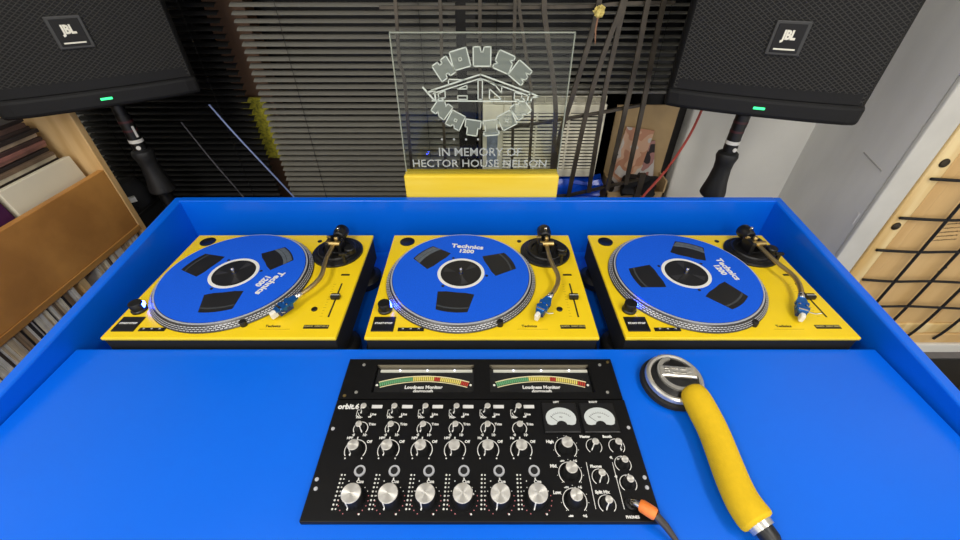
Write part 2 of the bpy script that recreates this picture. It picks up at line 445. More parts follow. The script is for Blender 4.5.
    path = [(0, .012, .043), (0, -.02, .043), (.001, -.060, .0415), (.006, -.090, .040), (.0105, -.110, .039), (.0112, -.127, .038), (.006, -.146, .037), (-.002, -.163, .036), (-.012, -.178, .035)]
    m = MB(); m.tube(path, .0050, 10); m.build('arm_tube', ARM, arm)
    m = MB(); m.tube([(0, .01, .043), (0, .036, .044)], .005, 10); m.build('rear_stub', BLK, arm)
    m = MB(); m.lathe([(.010, -.020), (.0135, -.018), (.0155, -.008), (.0165, -.006), (.0165, .012), (.0145, .0150), (.009, .0155), (.0001, .0135)], 28, (0, .040, .045), Matrix.Rotation(-pi / 2, 4, 'X'))
    cw = m.build('counterweight', BLK, arm)
    m = MB(); m.lathe([(.0040, 0), (.0040, .006), (.003, .007), (.0001, .007)], 12, (.001, .030, .060)); m.build('weight_pin', CHROME, cw)
    d = Vector((-.038, -.060, -.004)).normalized(); o0 = Vector((-.012, -.178, .035))
    zz = Vector((0, 0, 1)); sd = d.cross(zz).normalized(); upv = sd.cross(d).normalized()
    M = Matrix((( d.x, sd.x, upv.x, o0.x), (d.y, sd.y, upv.y, o0.y), (d.z, sd.z, upv.z, o0.z), (0, 0, 0, 1)))
    m = MB(); m.lathe([(.0055, -.004), (.0065, 0), (.0065, .008), (.005, .010)], 14, M=M @ Matrix.Rotation(pi / 2, 4, 'Y')); m.build('locking_collar', CHROME, arm)
    m = MB()
    m.prism([(.008, -.006), (.020, -.0095), (.050, -.0095), (.058, -.006), (.058, .006), (.050, .0095), (.020, .0095), (.008, .006)], -.001, .003, M)
    m.box(.024, .030, -.0115, .0115, -.004, .0045, M=M); m.box(.038, .044, -.0115, .0115, -.004, .0045, M=M)
    hs = m.build('headshell', CARTBLUE, arm)
    m = MB(); m.tube([M @ Vector((.050, -.009, .002)), M @ Vector((.052, -.020, .004)), M @ Vector((.050, -.028, .008))], .0012, 6)
    for o in (m.build('finger_lift', CHROME, hs),): o.parent = hs
    m = MB(); m.box(.024, .054, -.0085, .0085, -.014, -.001, .0015, M=M); m.build('cartridge', mat('navy_cartridge', (22, 52, 120), .35, .3), arm)
    m = MB()
    for sx_ in (-.0062, .0062): m.lathe([(.0022, .003), (.0022, .0055), (.0001, .006)], 8, M=M @ Matrix.Translation((.034, sx_, 0)))
    m.box(.046, .050, -.008, .008, .003, .0042, M=M); m.build('fixing_screw', CHROME, hs)
    m = MB(); m.box(.0545, .069, -.0042, .0042, -.013, .0030, .002, M=M); m.build('stylus_guard', WHITE, arm)
    return t, arm
tt, arm0 = make_turntable()
spots = [(-.5035, -4.5, 'yellow turntable nearest the record shelf, tape-reel slipmat lettering turned lower right'),
         (.0035, 0, 'yellow turntable in the middle, behind the black mixer'),
         (.5065, 5.0, 'yellow turntable nearest the netted wood panel, arm swung widest off its platter')]
WELL = .870
tts = []
for i, (x, a, lab) in enumerate(spots):
    o = tt if i == 0 else copy_tree(tt)
    tts.append(o)
for o, (x, a, lab) in zip(tts, spots):
    o.location = (x, .518, WELL); o['label'] = lab
    for ch in KIDS(o):
        if ch.name.startswith('tonearm') and not ch.name.startswith('tonearm_base'): ch.rotation_euler = (0, 0, radians(a))

# slipmats (printed like tape reels), lying on the platters
TAPE1 = mat('print_black', (20, 20, 22), .55)
TAPE2 = mat('print_tape_grey', (92, 100, 108), .5, noise=.25, nscale=120)
def make_slipmat():
    t = thing('slipmat', 'x', 'slipmat', (0, 0, 0), 0, 'blue slipmats on the platters')
    m = MB(); m.lathe([(.1512, 0), (.1512, .0022), (.0045, .0022), (.0045, 0)], 80, smooth=False); m.build('felt_disc', MATBLUE, t)
    for k, da in enumerate((57, 180, -61)):
        R = lambda r, a: (r * cos(radians(da + a)), r * sin(radians(da + a)))
        outer = [R(.125, a) for a in range(-15, 16, 5)]
        inner = [R(.078, 30), R(.068, 18), R(.0655, 0), R(.068, -18), R(.078, -30)]
        m = MB(); m.prism(outer + inner, .0022, .0025); w = m.build('reel_window', TAPE1, t)
        for (ra, rb, mm) in (((.103, .1105, TAPE2), (.1115, .122, TAPE2)) if k == 0 else ((.1115, .1155, mat('print_tape_dark', (58, 62, 66), .5)),)):
            hw = lambda r: 15 + (0.125 - r) / (.125 - .078) * 15 - 2
            poly = [R(rb, a * hw(rb)) for a in (-1, -.5, 0, .5, 1)] + [R(ra, a * hw(ra)) for a in (1, .5, 0, -.5, -1)]
            m = MB(); m.prism(poly, .0025, .0027); m.build('tape_band', mm, w)
        a = radians(27 + 120 * k)
        m = MB(); m.disc(.0034, .0022, .0025, (.058 * cos(a), .058 * sin(a)), 12); m.build('screw_dot', TAPE1, t)
    m = MB(); m.ring(.0455, .0525, .0022, .0027, seg=48); m.build('white_ring', PRINT, t)
    m = MB(); m.ring(.0045, .0455, .0022, .0026, seg=40); lb = m.build('centre_label', TAPE1, t)
    for k in range(3):
        a = radians(80 + 120 * k); m = MB()
        m.prism([(.012 * cos(a), .012 * sin(a)), (.040 * cos(a - .22), .040 * sin(a - .22)), (.040 * cos(a + .22), .040 * sin(a + .22))], .0026, .0028); m.build('label_spoke', mat('print_dark_grey', (44, 44, 47), .5), lb)
    text('lettering', 'Technics', .0205, PRINT, t, (.1005, 0, .0026), (0, 0, -pi / 2), bold=.0007, sx=1.06)
    text('lettering', '1200', .0185, PRINT, t, (.0815, 0, .0026), (0, 0, -pi / 2), bold=.0008, sx=1.0)
    return t
sm = make_slipmat()
for i, (phi, lab) in enumerate(((-20, 'blue tape-reel slipmat with white lettering turned to the lower right'),
                                (83, 'blue tape-reel slipmat with white lettering at its far edge'),
                                (8, 'blue tape-reel slipmat with white lettering on its right-hand side'))):
    o = sm if i == 0 else copy_tree(sm)
    o['label'] = lab
    o.location = (spots[i][0] - .0460, .518 + .177, WELL + ZP + .0147); o.rotation_euler = (0, 0, radians(phi))

# ================================================================== ROTARY MIXER
ZF = .960
mx = thing('rotary_mixer', 'black rack mixer panel with rows of silver-capped rotary knobs', 'mixer', (0, .296, WT))
def mp(name, mb, mm, par=mx): 
    o = mb.build(name, mm, par)
    o.location = (0, -.296, -WT) if par is mx else (0, 0, 0)
    return o
MXA, MXB, MYA, MYB = -.2425, .2450, .2065, .3935
m = MB(); m.box(MXA, MXB, MYA, MYB, WT + .0005, ZF, .0015); mp('faceplate', m, PANELBLK)
m = MB(); m.box(-.222, .224, .216, .390, .86, WT + .0003); mp('chassis', m, BLKM)
def knob(x, y, r, h, cap_r, ang, base=None, mm=CAP):
    b = base or r * 1.28
    m = MB(); m.lathe([(b, 0), (b, .002), (r * 1.05, .005), (r, h - .0016), (r - .001, h), (.0001, h)], 24)
    k = m.build('knob', BLK, mx, (x, y - .296, ZF - WT))
    m = MB(); m.lathe([(cap_r, h - .0005), (cap_r, h + .0008), (cap_r - .0006, h + .0014), (cap_r * .5, h + .0014), (.0001, h + .0014)], 28); m.build('cap', mm, k)
    a = radians(ang)
    M = Matrix.Rotation(a, 4, 'Z')
    m = MB(); m.box(cap_r - .001, r * 1.07, -.0008, .0008, h - .001, h + .0006, M=M); m.box(r * .98, r * 1.08, -.0008, .0008, .004, h, M=M); m.box(r * 1.02, b + .001, -.0008, .0008, .0018, .0045, M=M); m.build('pointer', PRINT, k)
    return k
pr = MB(); rd = MB()                          # white and red screen print on the faceplate
Z0, Z1 = ZF, ZF + .0003
def arc(x, y, r, w=.0013, a0=-35, a1=215, mb=None): (mb or pr).ring(r - w / 2, r + w / 2, Z0, Z1, (x, y), radians(a0), radians(a1), 28)
def pbox(x, y, w, h, mb=None): (mb or pr).box(x - w / 2, x + w / 2, y - h / 2, y + h / 2, Z0, Z1)
def lab(s, x, y, size=.0046, bold=.0002, par=mx, mm=PRINT): return text('lettering', s, size * 1.2, mm, par, (x, y - .296, ZF - WT + .0001), bold=bold)
XC = [-.1905, -.1400, -.0892, -.0383, .0125, .0632]
XD = [-.1760, -.1255, -.0748, -.0236, .0279, .0793]
SELPR = mat('scribble_strip', (214, 214, 210), .6)
for i in range(6):
    x, xd = XC[i], XD[i]
    knob(x, .3725, .0055, .014, .0048, 230 if i < 4 else 215, .0075)
    pr.ring(.0098, .0106, Z0, Z1, (x, .3700), radians(190), radians(262), 8)
    pbox(x - .0125, .3680, .0008, .011); pbox(x - .0115, .3625, .003, .0008); pbox(x - .011, .3735, .0035, .0008)
    lab('Line', x + .0150, .3655, .0048); lab('Pho', x - .0075, .3600, .0044); lab('off', x + .010, .3612, .0040)
    m = MB(); m.box(-.0088, .0088, -.0030, .0030, 0, .0006); st = m.build('scribble_strip', SELPR, mx, (x + .0185, .3795 - .296, ZF - WT))
    knob(x - .0005, .3405, .0058, .014, .0050, 300 if i == 0 else (45 if i == 5 else 235), .0078)
    arc(x, .3405, .0112); lab('Trim', x + .0170, .3478, .0048); lab('·0', x - .009, .3295, .0050); lab('10·', x + .009, .3295, .0050)
    lab('HPF' if i < 4 else 'Hz', x - .013, .3245, .0046); pbox(x - .001, .3245, .0020, .0040)
    knob(x - .0005, .3055, .0082, .016, .0086, 240, .0105)
    arc(x, .3055, .0162, .0012); lab('Off', x + .0185, .3185, .0050)
    pr.disc(.0012, Z0, Z1, (x - .0125, .2925), 8); pr.disc(.0012, Z0, Z1, (x + .0125, .2925), 8)
    # cue button
    m = MB(); m.ring(.0052, .0082, 0, .0022, seg=28); cb = m.build('cue_button', mat('pale_alloy', (196, 198, 202), .35, .3), mx, (xd, .2735 - .296, ZF - WT))
    m = MB(); m.lathe([(.0050, 0), (.0050, .0035), (.004, .0045), (.0001, .0045)], 18); m.build('push_cap', BLKM, cb)
    pbox(xd + .0005, .2628, .0018, .003); lab('Cue', xd + .0035, .2588, .0052, .0003); lab('·', xd - .0125, .259, .010)
    # level knob
    ka = {0: 252, 1: 250, 2: 250, 3: 20, 4: 250, 5: 250}[i]
    knob(xd, .2355, .0130, .019, .0135, ka, .0152)
    for k in range(17):
        a = radians(-60 + k * 300 / 16)
        if 60 < (-60 + k * 300 / 16) < 120: continue
        (rd if k in (0, 1, 2, 3, 4, 13, 14, 15, 16) else pr).disc(.00075, Z0, Z1, (xd + .0205 * cos(a), .2345 + .0205 * sin(a)), 8)
    pr.disc(.0013, Z0, Z1, (xd + .0115, .2162), 8)
    lg = MB()
    for c_ in range(2):
        for k in range(9):
            cx, cy = xd - .0262 + .0046 * c_ + .00012 * k, .2225 + .0057 * k
            lg.disc(.0014 if c_ == 0 else .0011, 0, .0005, (cx, cy - .296), 8)
    o = lg.build('level_meter_dot', mat('off_white_led', (215, 215, 208), .4), mx); o.location = (0, 0, ZF - WT); stuff(o)
# master section
for (y, s_) in ((.3092, 'High'), (.2715, 'Mid'), (.2345, 'Low')):
    knob(.1318, y, .0090, .017, .0086, 92, .0115)
    arc(.1318, y - .001, .0165, .0011, -50, 230)
    for k in range(9):
        a = radians(-45 + k * 270 / 8); pr.disc(.0006, Z0, Z1, (.1318 + .0192 * cos(a), y + .0192 * sin(a)), 6)
    lab(s_, .1085, y + .0095, .0052, .0003); lab('-∞', .1230, y - .0205, .0046); lab('+6', .1420, y - .0205, .0046)
for (x, y, s_, ang) in ((.1755, .3118, 'Master', 235), (.2105, .3118, 'Booth', 300), (.2125, .2845, '', 140), (.2125, .2568, '', 100), (.1745, .2655, 'Phones', 250), (.1755, .2295, 'Split Mix', 250)):
    knob(x, y, .0062, .014, .0052, ang, .0086)
    arc(x, y - .0005, .0118, .0010, -50, 230)
    if s_: lab(s_, x - .011 if y > .3 else x - .003, y + .0150, .0048, .0003)
    else: lab('·R' if y > .27 else '·0', x - .0155, y + .009, .0046)
pbox(.1585, .2545, .0008, .064); pbox(.1975, .2545, .0008, .064)
lab('PHONES', .206, .2125, .0040); pbox(.2285, .2245, .0085, .0024)
w_ = pr.build('panel_print', PRINT, mx); w_.location = (0, -.296, -WT); stuff(w_)
w_ = rd.build('red_print', REDPRINT, mx); w_.location = (0, -.296, -WT); stuff(w_)
lab('orbit.6', -.2195, .3795, .0108, .0005)
# two needle meters
for x, s_ in ((.1312, 'LEFT'), (.1937, 'RIGHT')):
    m = MB(); m.box(-.0285, .0285, -.0265, .0265, 0, .0035, .0015); vu = m.build('needle_meter', BLK, mx, (x, .3585 - .296, ZF - WT))
    n = 30; poly = []
    for k in range(n + 1):
        a = radians(-20 + 220 * k / n); poly.append((.0245 * cos(a) * (1.0), .0195 * sin(a) * .98 - .002))
    for k in range(9):
        a = radians(205 + 75 * k / 8); 
    lobe = []
    for k in range(1, 8):
        a = radians(200 + 110 * k / 8); lobe.append((-.0155 + .0085 * cos(a), -.0075 + .0065 * sin(a)))
    notch = []
    for k in range(0, 9):
        a = radians(175 - 170 * k / 8); notch.append((.0085 * cos(a), -.0135 + .0070 * sin(a)))
    lobe2 = [(-px_, py_) for px_, py_ in lobe[::-1]]
    m = MB(); m.prism(poly + lobe + notch + lobe2, .0035, .0040)
    di = m.build('dial', mat('meter_dial_white', (196, 202, 200), .35), vu)
    m = MB(); m.ring(.0198, .0203, .0040, .0042, (0, -.013), radians(42), radians(138), 20)
    for k in range(11):
        a = radians(42 + 96 * k / 10); M = Matrix.Translation((0, -.013, 0)) @ Matrix.Rotation(a, 4, 'Z'); m.box(.0198, .0225, -.0002, .0002, .0040, .0042, M=M)
    m.build('dial_scale', mat('grey_scale_print', (96, 96, 96), .6), di)
    m = MB(); M = Matrix.Translation((0, -.0135, 0)) @ Matrix.Rotation(radians(140), 4, 'Z'); m.box(.008, .0215, -.00025, .00025, .0043, .0046, M=M); m.build('needle', BLK, di)
    text('lettering', 'VU', .0040, mat('grey_scale_print', (96, 96, 96), .6), di, (0, -.0005, .0041))
    lab(s_, x - .003, .3880, .0040, .0002)
for (x, y) in ((-.2346, .3402), (-.2356, .262), (-.2332, .2491), (.2375, .3421), (.2385, .2646), (.2375, .2507)):
    m = MB(); m.lathe([(.0030, 0), (.0026, .0012), (.0001, .0014)], 12); m.build('screw', mat('pale_alloy', (196, 198, 202), .35, .3), mx, (x, y - .296, ZF - WT))

# ------------------------------------------------------------------ twin loudness meter unit above the mixer
lm = thing('loudness_meter', 'black twin loudness meter unit with coloured arc scales above the mixer', 'audio meter', (0, .435, WT))
def lp(name, mb, mm, par=lm, loc=None): 
    return mb.build(name, mm, par, loc if loc else ((0, -.435, -WT) if par is lm else (0, 0, 0)))
LYA, LYB, Y0, Y1 = .3945, .4790, .4075, .4660
WIN = ((-.1885, -.0110), (.0175, .1990))
m = MB()
xs = [-.2420, WIN[0][0], WIN[0][1], WIN[1][0], WIN[1][1], .2430]
m.box(xs[0], xs[5], LYA, Y0, WT + .0005, ZF); m.box(xs[0], xs[5], Y1, LYB, WT + .0005, ZF)
for a, b in ((xs[0], xs[1]), (xs[2], xs[3]), (xs[4], xs[5])): m.box(a, b, Y0, Y1, WT + .0005, ZF)
bmesh.ops.remove_doubles(m.bm, verts=m.bm.verts, dist=1e-5)
lp('faceplate', m, PANELBLK)
m = MB(); m.box(-.222, .224, .398, .470, .87, .9505); lp('chassis', m, BLKM)
SG = mat('scale_green', (92, 152, 104), .5, emit=(92, 152, 104), estr=.10)
SY = mat('scale_yellow', (206, 190, 96), .5, emit=(206, 190, 96), estr=.10)
SR = mat('scale_red', (168, 52, 36), .5, emit=(168, 52, 36), estr=.10)
SW = mat('scale_cream', (226, 216, 170), .5)
for wi, (xa, xb) in enumerate(WIN):
    cx = (xa + xb) / 2
    m = MB(); m.box(xa + .0002, xb - .0002, .4077, .4658, .9510, .9530); ds = lp('display', m, mat('display_black', (16, 17, 19), .18))
    dp = lambda nm, mb, mm: mb.build(nm, mm, ds)
    # sloped side and back walls of the well
    m = MB(); m.prism([(xa, Y1), (xb, Y1), (xb - .006, Y1 - .004), (xa + .006, Y1 - .004)], .9531, .9595); dp('well_back', m, mat('well_metal', (150, 142, 122), .35, .6))
    m = MB(); m.box(xa + .007, xb - .003, .4535, .4590, .9531, .9547); lb = dp('bezel_reflection', m, mat('bezel_reflection_grey', (196, 196, 184), .4))  # pale strip painted in for the top bezel's reflection in the glass
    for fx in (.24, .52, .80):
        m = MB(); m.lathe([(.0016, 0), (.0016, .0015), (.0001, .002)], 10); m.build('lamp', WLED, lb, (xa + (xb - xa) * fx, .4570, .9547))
    # arc scale
    half = .079; sag = .0125; Rr = (half * half + sag * sag) / (2 * sag); oy = .4395 - Rr
    n = 46; amax = math.asin(half / Rr)
    groups = {'green_segment': (MB(), SG), 'yellow_segment': (MB(), SY), 'red_segment': (MB(), SR)}
    for k in range(n):
        f = (k + .5) / n
        a = pi / 2 + amax - 2 * amax * f
        key = 'green_segment' if f < .38 else 'yellow_segment' if f < .60 else 'red_segment' if f < .67 else 'yellow_segment' if f < .92 else 'red_segment'
        M = Matrix.Translation((cx, oy, 0)) @ Matrix.Rotation(a, 4, 'Z')
        groups[key][0].box(Rr - .0035, Rr + .0045, -.0013, .0013, .9531, .9537, M=M)
    for nm, (mb, mm) in groups.items(): stuff(dp(nm, mb, mm))
    m = MB(); m.ring(Rr + .0052, Rr + .0070, .9531, .9535, (cx, oy), pi / 2 - amax, pi / 2 + amax, 40); m.ring(Rr - .0060, Rr - .0046, .9531, .9535, (cx, oy), pi / 2 - amax, pi / 2 + amax, 40); dp('scale_line', m, SW)
    for sx in (-1, 1):
        m = MB(); m.disc(.0022, .9531, .9537, (cx + sx * .083, .4265), 10); dp('end_mark', m, WHITE)
    text('lettering', 'Loudness Monitor', .0090, PRINT, ds, (cx, .4220, .9533), bold=.0003)
    text('lettering', 'dorrough', .0092, PRINT, ds, (cx, .4140, .9533), bold=.0004)
    m = MB(); m.box(xa + .002, xb - .002, .4085, .4095, .9531, .9540); dp('lower_lip', m, SILVER)
for (x, y) in ((-.2132, .4655), (-.2136, .4073), (.2199, .4655), (.2200, .4073), (-.232, .4005), (.236, .472)):
    m = MB(); m.lathe([(.0030, 0), (.0026, .0014), (.0001, .0016)], 12); m.build('screw', SILVER if abs(x) < .225 else BRASS, lm, (x, y - .435, ZF - WT))

# ------------------------------------------------------------------ headphone plug in the mixer's jack
ph = thing('headphone_plug', 'orange taped headphone plug and cable plugged into the mixer corner', 'cable', (.2085, .229, ZF))
m = MB(); m.lathe([(.0085, 0), (.0085, .003), (.0065, .0036), (.0065, .001)], 20); m.build('jack_nut', BLK, ph)
m = MB(); m.tube([(0, 0, .001), (.0005, -.0005, .008), (.004, -.004, .0125), (.009, -.0085, .0145)], [.0042, .0046, .0046, .0044], 12); m.build('metal_barrel', CHROME, ph)
m = MB(); m.tube([(.007, -.0065, .014), (.009, -.008, .0148), (.0215, -.0175, .0155), (.0235, -.019, .0155)], [.0072, .0084, .0084, .0072], 12); m.build('orange_tape', mat('orange_tape', (238, 128, 48), .5, noise=.15, nscale=150), ph)
m = MB(); m.tube([(.023, -.019, .0152), (.034, -.030, .010), (.043, -.040, .002), (.050, -.049, -.004), (.062, -.066, -.0065), (.085, -.10, -.0068), (.12, -.16, -.0068), (.128, -.200, -.0066), (.130, -.222, -.012), (.130, -.229, -.05), (.130, -.232, -.5), (.130, -.24, -.955)], [.0058, .0050, .0040, .0034] + [.0032] * 8, 10); m.build('cable', mat('smoky_cable', (58, 54, 52), .25), ph)

# ================================================================== LOLLIPOP HEADPHONE
hp = thing('headphone_handset', 'single-ear headphone with silver ear cup and thick yellow foam handle', 'headphone', (.340, .300, WT))
Mh = Matrix.Translation((-.002, .128, 0)) @ Matrix.Rotation(radians(4), 4, 'X')
m = MB(); m.lathe([(.042, .002), (.051, .004), (.0545, .010), (.0525, .016), (.047, .019), (.02, .019)], 40, M=Mh); m.build('ear_cushion', BLKM, hp)
m = MB(); m.lathe([(.0465, .018), (.0485, .021), (.0475, .0275), (.0440, .0295), (.0400, .0285), (.0390, .024)], 44, M=Mh); cup = m.build('ear_cup', SILVER, hp)
m = MB(); m.lathe([(.0395, .023), (.038, .027), (.030, .029), (.0001, .030)], 36, M=Mh); m.build('cup_back', BLK, hp)
m = MB(); m.ring(.0275, .0345, .029, .0335, (0.006, .005), radians(100), radians(290), 30)
for v in m.bm.verts: v.co = Mh @ v.co
m.build('swivel_arc', SILVER, hp)
m = MB(); m.box(-.026, .036, -.004, .018, .029, .036, .003, M=Mh @ Matrix.Rotation(radians(-5), 4, 'Z')); pt = m.build('name_bar', SILVER, hp)
for k, (ex_, ey_, ew) in enumerate(((-.014, .012, .008), (-.014, .007, .008), (-.014, .002, .008), (0, .012, .010), (0, .004, .009), (.014, .012, .009), (.014, .004, .009), (.025, .008, .006))):
    m = MB(); m.box(ex_ - ew / 2, ex_ + ew / 2, ey_ - .0011, ey_ + .0011, .036, .0366, M=Mh @ Matrix.Rotation(radians(-5), 4, 'Z')); m.build('embossing', CHROME, pt)
fo = [(.012, .102, .033), (.0135, .094, .033), (.0150, .081, .032), (.0170, .058, .030), (.0200, .034, .0280), (.0190, .008, .0270), (.0165, -.020, .0260), (.0145, -.048, .0255), (.0140, -.070, .0255), (.0170, -.086, .0255), (.0215, -.098, .0255), (.0230, -.1015, .0255)]
frad = [.012, .0205, .0230, .0232, .0225, .0222, .0222, .0222, .0226, .0236, .0240, .0205]
m = MB(); m.tube(fo, frad, 24)
FOAM = mat('yellow_foam', (218, 180, 26), .8, noise=.06, nscale=120, bump=.25, bscale=700, spec=.25)
fh = m.build('foam_handle', FOAM, hp); sb_ = fh.modifiers.new('smooth', 'SUBSURF'); sb_.levels = 1; sb_.render_levels = 1
m = MB(); m.tube([(.0225, -.100, .0255), (.0255, -.107, .0252)], [.0165, .0158], 20); m.build('end_collar', SILVER, hp)
m = MB(); m.tube([(.0250, -.106, .0252), (.0295, -.117, .024), (.035, -.130, .020)], [.0128, .0122, .0070], 16); m.build('strain_relief', BLK, hp)
m = MB(); m.tube([(.034, -.128, .0205), (.042, -.15, .010), (.046, -.18, .0045), (.045, -.24, .0040), (.046, -.272, .0042), (.046, -.296, -.004), (.046, -.3035, -.04), (.046, -.306, -.5), (.046, -.312, -.945)], .0036, 10); m.build('cable', BLK, hp)

# ================================================================== MEMORIAL PLAQUE
pq = thing('acrylic_plaque', 'clear engraved plaque with house emblem standing in the yellow block', 'plaque', (.003, .986, 1.0185))
PX0, PX1, PZ0, PZ1 = -.196, .200, .060, .3975
m = MB(); m.box(PX0, PX1, -.003, .003, PZ0, PZ1); m.build('clear_sheet', ACRYL, pq)
m = MB(); e = .0012
m.box(PX0 - e, PX0 + e, -.0034, .0034, PZ0 + .02, PZ1); m.box(PX1 - e, PX1 + e, -.0034, .0034, PZ0 + .02, PZ1); m.box(PX0 - e, PX1 + e, -.0034, .0034, PZ1 - e, PZ1 + e)
m.build('polished_edge', ACEDGE, pq)
LET = {  # block letters on a 0..1 square, (outline, holes)
 'H': [(0, 0), (.40, 0), (.40, .20), (.60, .20), (.60, 0), (1, 0), (1, 1), (.60, 1), (.60, .80), (.40, .80), (.40, 1), (0, 1)],
 'O': [(0, 0), (1, 0), (1, 1), (0, 1)],
 'U': [(0, 0), (1, 0), (1, 1), (.62, 1), (.56, .74), (.44, .74), (.38, 1), (0, 1)],
 'S': [(0, 0), (.95, 0), (1, .12), (1, .60), (.80, .70), (1, .80), (1, 1), (.06, 1), (0, .88), (0, .40), (.2, .30), (0, .20)],
 'E': [(0, 0), (1, 0), (1, .24), (.76, .30), (1, .40), (1, .60), (.76, .70), (1, .78), (1, 1), (0, 1)],
 'N': [(0, 0), (.38, 0), (.38, .22), (.62, 0), (1, 0), (1, 1), (.62, 1), (.62, .78), (.38, 1), (0, 1)],
 'A': [(0, 0), (.38, 0), (.43, .16), (.57, .16), (.62, 0), (1, 0), (.96, 1), (.04, 1)],
 'T': [(.16, 0), (.84, 0), (.84, .50), (1, .50), (1, 1), (0, 1), (0, .50), (.16, .50)],
 'I': [(0, 0), (1, 0), (1, .26), (.88, .30), (.88, .70), (1, .74), (1, 1), (0, 1), (0, .74), (.12, .70), (.12, .30), (0, .26)]}
def etch(mb, pts, w, y=-.0034, close=True):
    n = len(pts)
    for i in range(n if close else n - 1):
        a, b = Vector(pts[i]), Vector(pts[(i + 1) % n]); d = (b - a); L_ = d.length
        if L_ < 1e-6: continue
        d /= L_; nn = Vector((-d.y, d.x)) * w / 2; a = a - d * w / 2; b = b + d * w / 2
        q = [a + nn, a - nn, b - nn, b + nn]
        mb.faces([(p.x, yy, p.y) for yy in (y, y + .0006) for p in q], [(0, 1, 2, 3), (7, 6, 5, 4), (0, 4, 5, 1), (1, 5, 6, 2), (2, 6, 7, 3), (3, 7, 4, 0)])
def letter(ch, cx, cz, ang, sz):
    ca, sa = cos(ang), sin(ang)
    T = lambda p: (cx + ((p[0] - .5) * ca - (p[1] - .5) * sa) * sz, cz + ((p[0] - .5) * sa + (p[1] - .5) * ca) * sz)
    pts = [T(p) for p in LET[ch]]
    mb = MB(); etch(mb, pts, .0026)
    if ch in 'OA':
        c0, c1 = (.42, .58); etch(mb, [T(p) for p in ((c0, c0), (c1, c0), (c1, c1), (c0, c1))], .0024)
    o = mb.build('emblem_letter', FROST, pq)
    mb = MB(); mb.faces([(x, -.00315, z) for x, z in pts], [tuple(range(len(pts)))]); mb.build('letter_fill', FROSTDIM, o)
ex, ez, er = .002, 1.284 - 1.0185, .084
for ch, (x, z, dg) in zip('HOUSE', ((-.0838, .3265, 33), (-.0470, .3465, 15), (.0014, .3515, 0), (.0500, .3405, -22), (.0875, .3185, -38))):
    letter(ch, x, z, radians(dg), .0385)
for ch, (x, z, dg) in zip('NATION', ((-.0935, .2400, -38), (-.0620, .2130, -28), (-.0210, .1950, -8), (.0240, .1950, 5), (.0620, .2130, 28), (.0935, .2390, 38))):
    letter(ch, x, z, radians(dg), .0375)
m = MB(); Q = lambda *a: [(x - .003, z - 1.0185) for x, z in a]
etch(m, Q((-.131, 1.306), (-.108, 1.279)), .004, close=False)
etch(m, Q((-.112, 1.300), (.001, 1.334), (.119, 1.294)), .0032, close=False)
etch(m, Q((-.108, 1.2935), (.001, 1.3255), (.112, 1.2885)), .0024, close=False)
etch(m, Q((-.112, 1.277), (.116, 1.275)), .0030, close=False)
etch(m, Q((-.072, 1.312), (-.072, 1.3235), (-.036, 1.3225)), .0026, close=False)
etch(m, Q((.117, 1.294), (.137, 1.2865), (.121, 1.284), (.119, 1.274), (.111, 1.275), (.113, 1.289)), .0034)
etch(m, Q((-.120, 1.296), (-.105, 1.300), (-.104, 1.280)), .004, close=False)
etch(m, Q((-.097, 1.283), (-.081, 1.283), (-.081, 1.299), (-.097, 1.293)), .0024)
etch(m, Q((-.052, 1.280), (-.030, 1.280), (-.030, 1.288), (-.052, 1.288)), .0024)
etch(m, Q((-.052, 1.303), (-.030, 1.303), (-.030, 1.311)), .0024)
etch(m, Q((-.0045, 1.280), (.0055, 1.280), (.0055, 1.322), (-.0045, 1.322)), .0024)
etch(m, Q((.022, 1.280), (.050, 1.280), (.022, 1.303)), .0026)
etch(m, Q((.020, 1.318), (.050, 1.310), (.050, 1.294), (.036, 1.310)), .0024)
etch(m, Q((.080, 1.279), (.096, 1.279), (.098, 1.291), (.080, 1.296)), .0024)
m.build('emblem_roof', FROST, pq)
for k in range(4):
    m = MB(); m.disc(.0032, .0031, .0036, (0, 0), 5); m.build('star', FROSTTXT, pq, (-.0977 + .030 * k, 0, 1.1848 - 1.0185), (pi / 2, 0, 0))
text('lettering', 'IN MEMORY OF', .0305, FROSTTXT, pq, (-.003, -.0034, 1.1510 - 1.0185), (pi / 2, 0, 0), bold=.0003, sx=1.0)
text('lettering', 'HECTOR HOUSE NELSON', .0285, FROSTTXT, pq, (-.004, -.0034, 1.1205 - 1.0185), (pi / 2, 0, 0), bold=.0003, sx=1.06)
yb = thing('plaque_base', 'bright yellow painted wooden block holding the clear plaque upright', 'wooden block', (.003, .986, 1.018))
m = MB(); m.box(-.2010, .2030, -.0225, -.0042, 0, .0775, .004); m.build('front_half', YWOOD, yb)
m = MB(); m.box(-.2010, .2030, .0042, .0225, 0, .0775, .004); m.build('rear_half', YWOOD, yb)
m = MB(); m.box(-.2000, .2020, -.0042, .0042, 0, .058); m.build('groove_floor', YWOOD, yb)

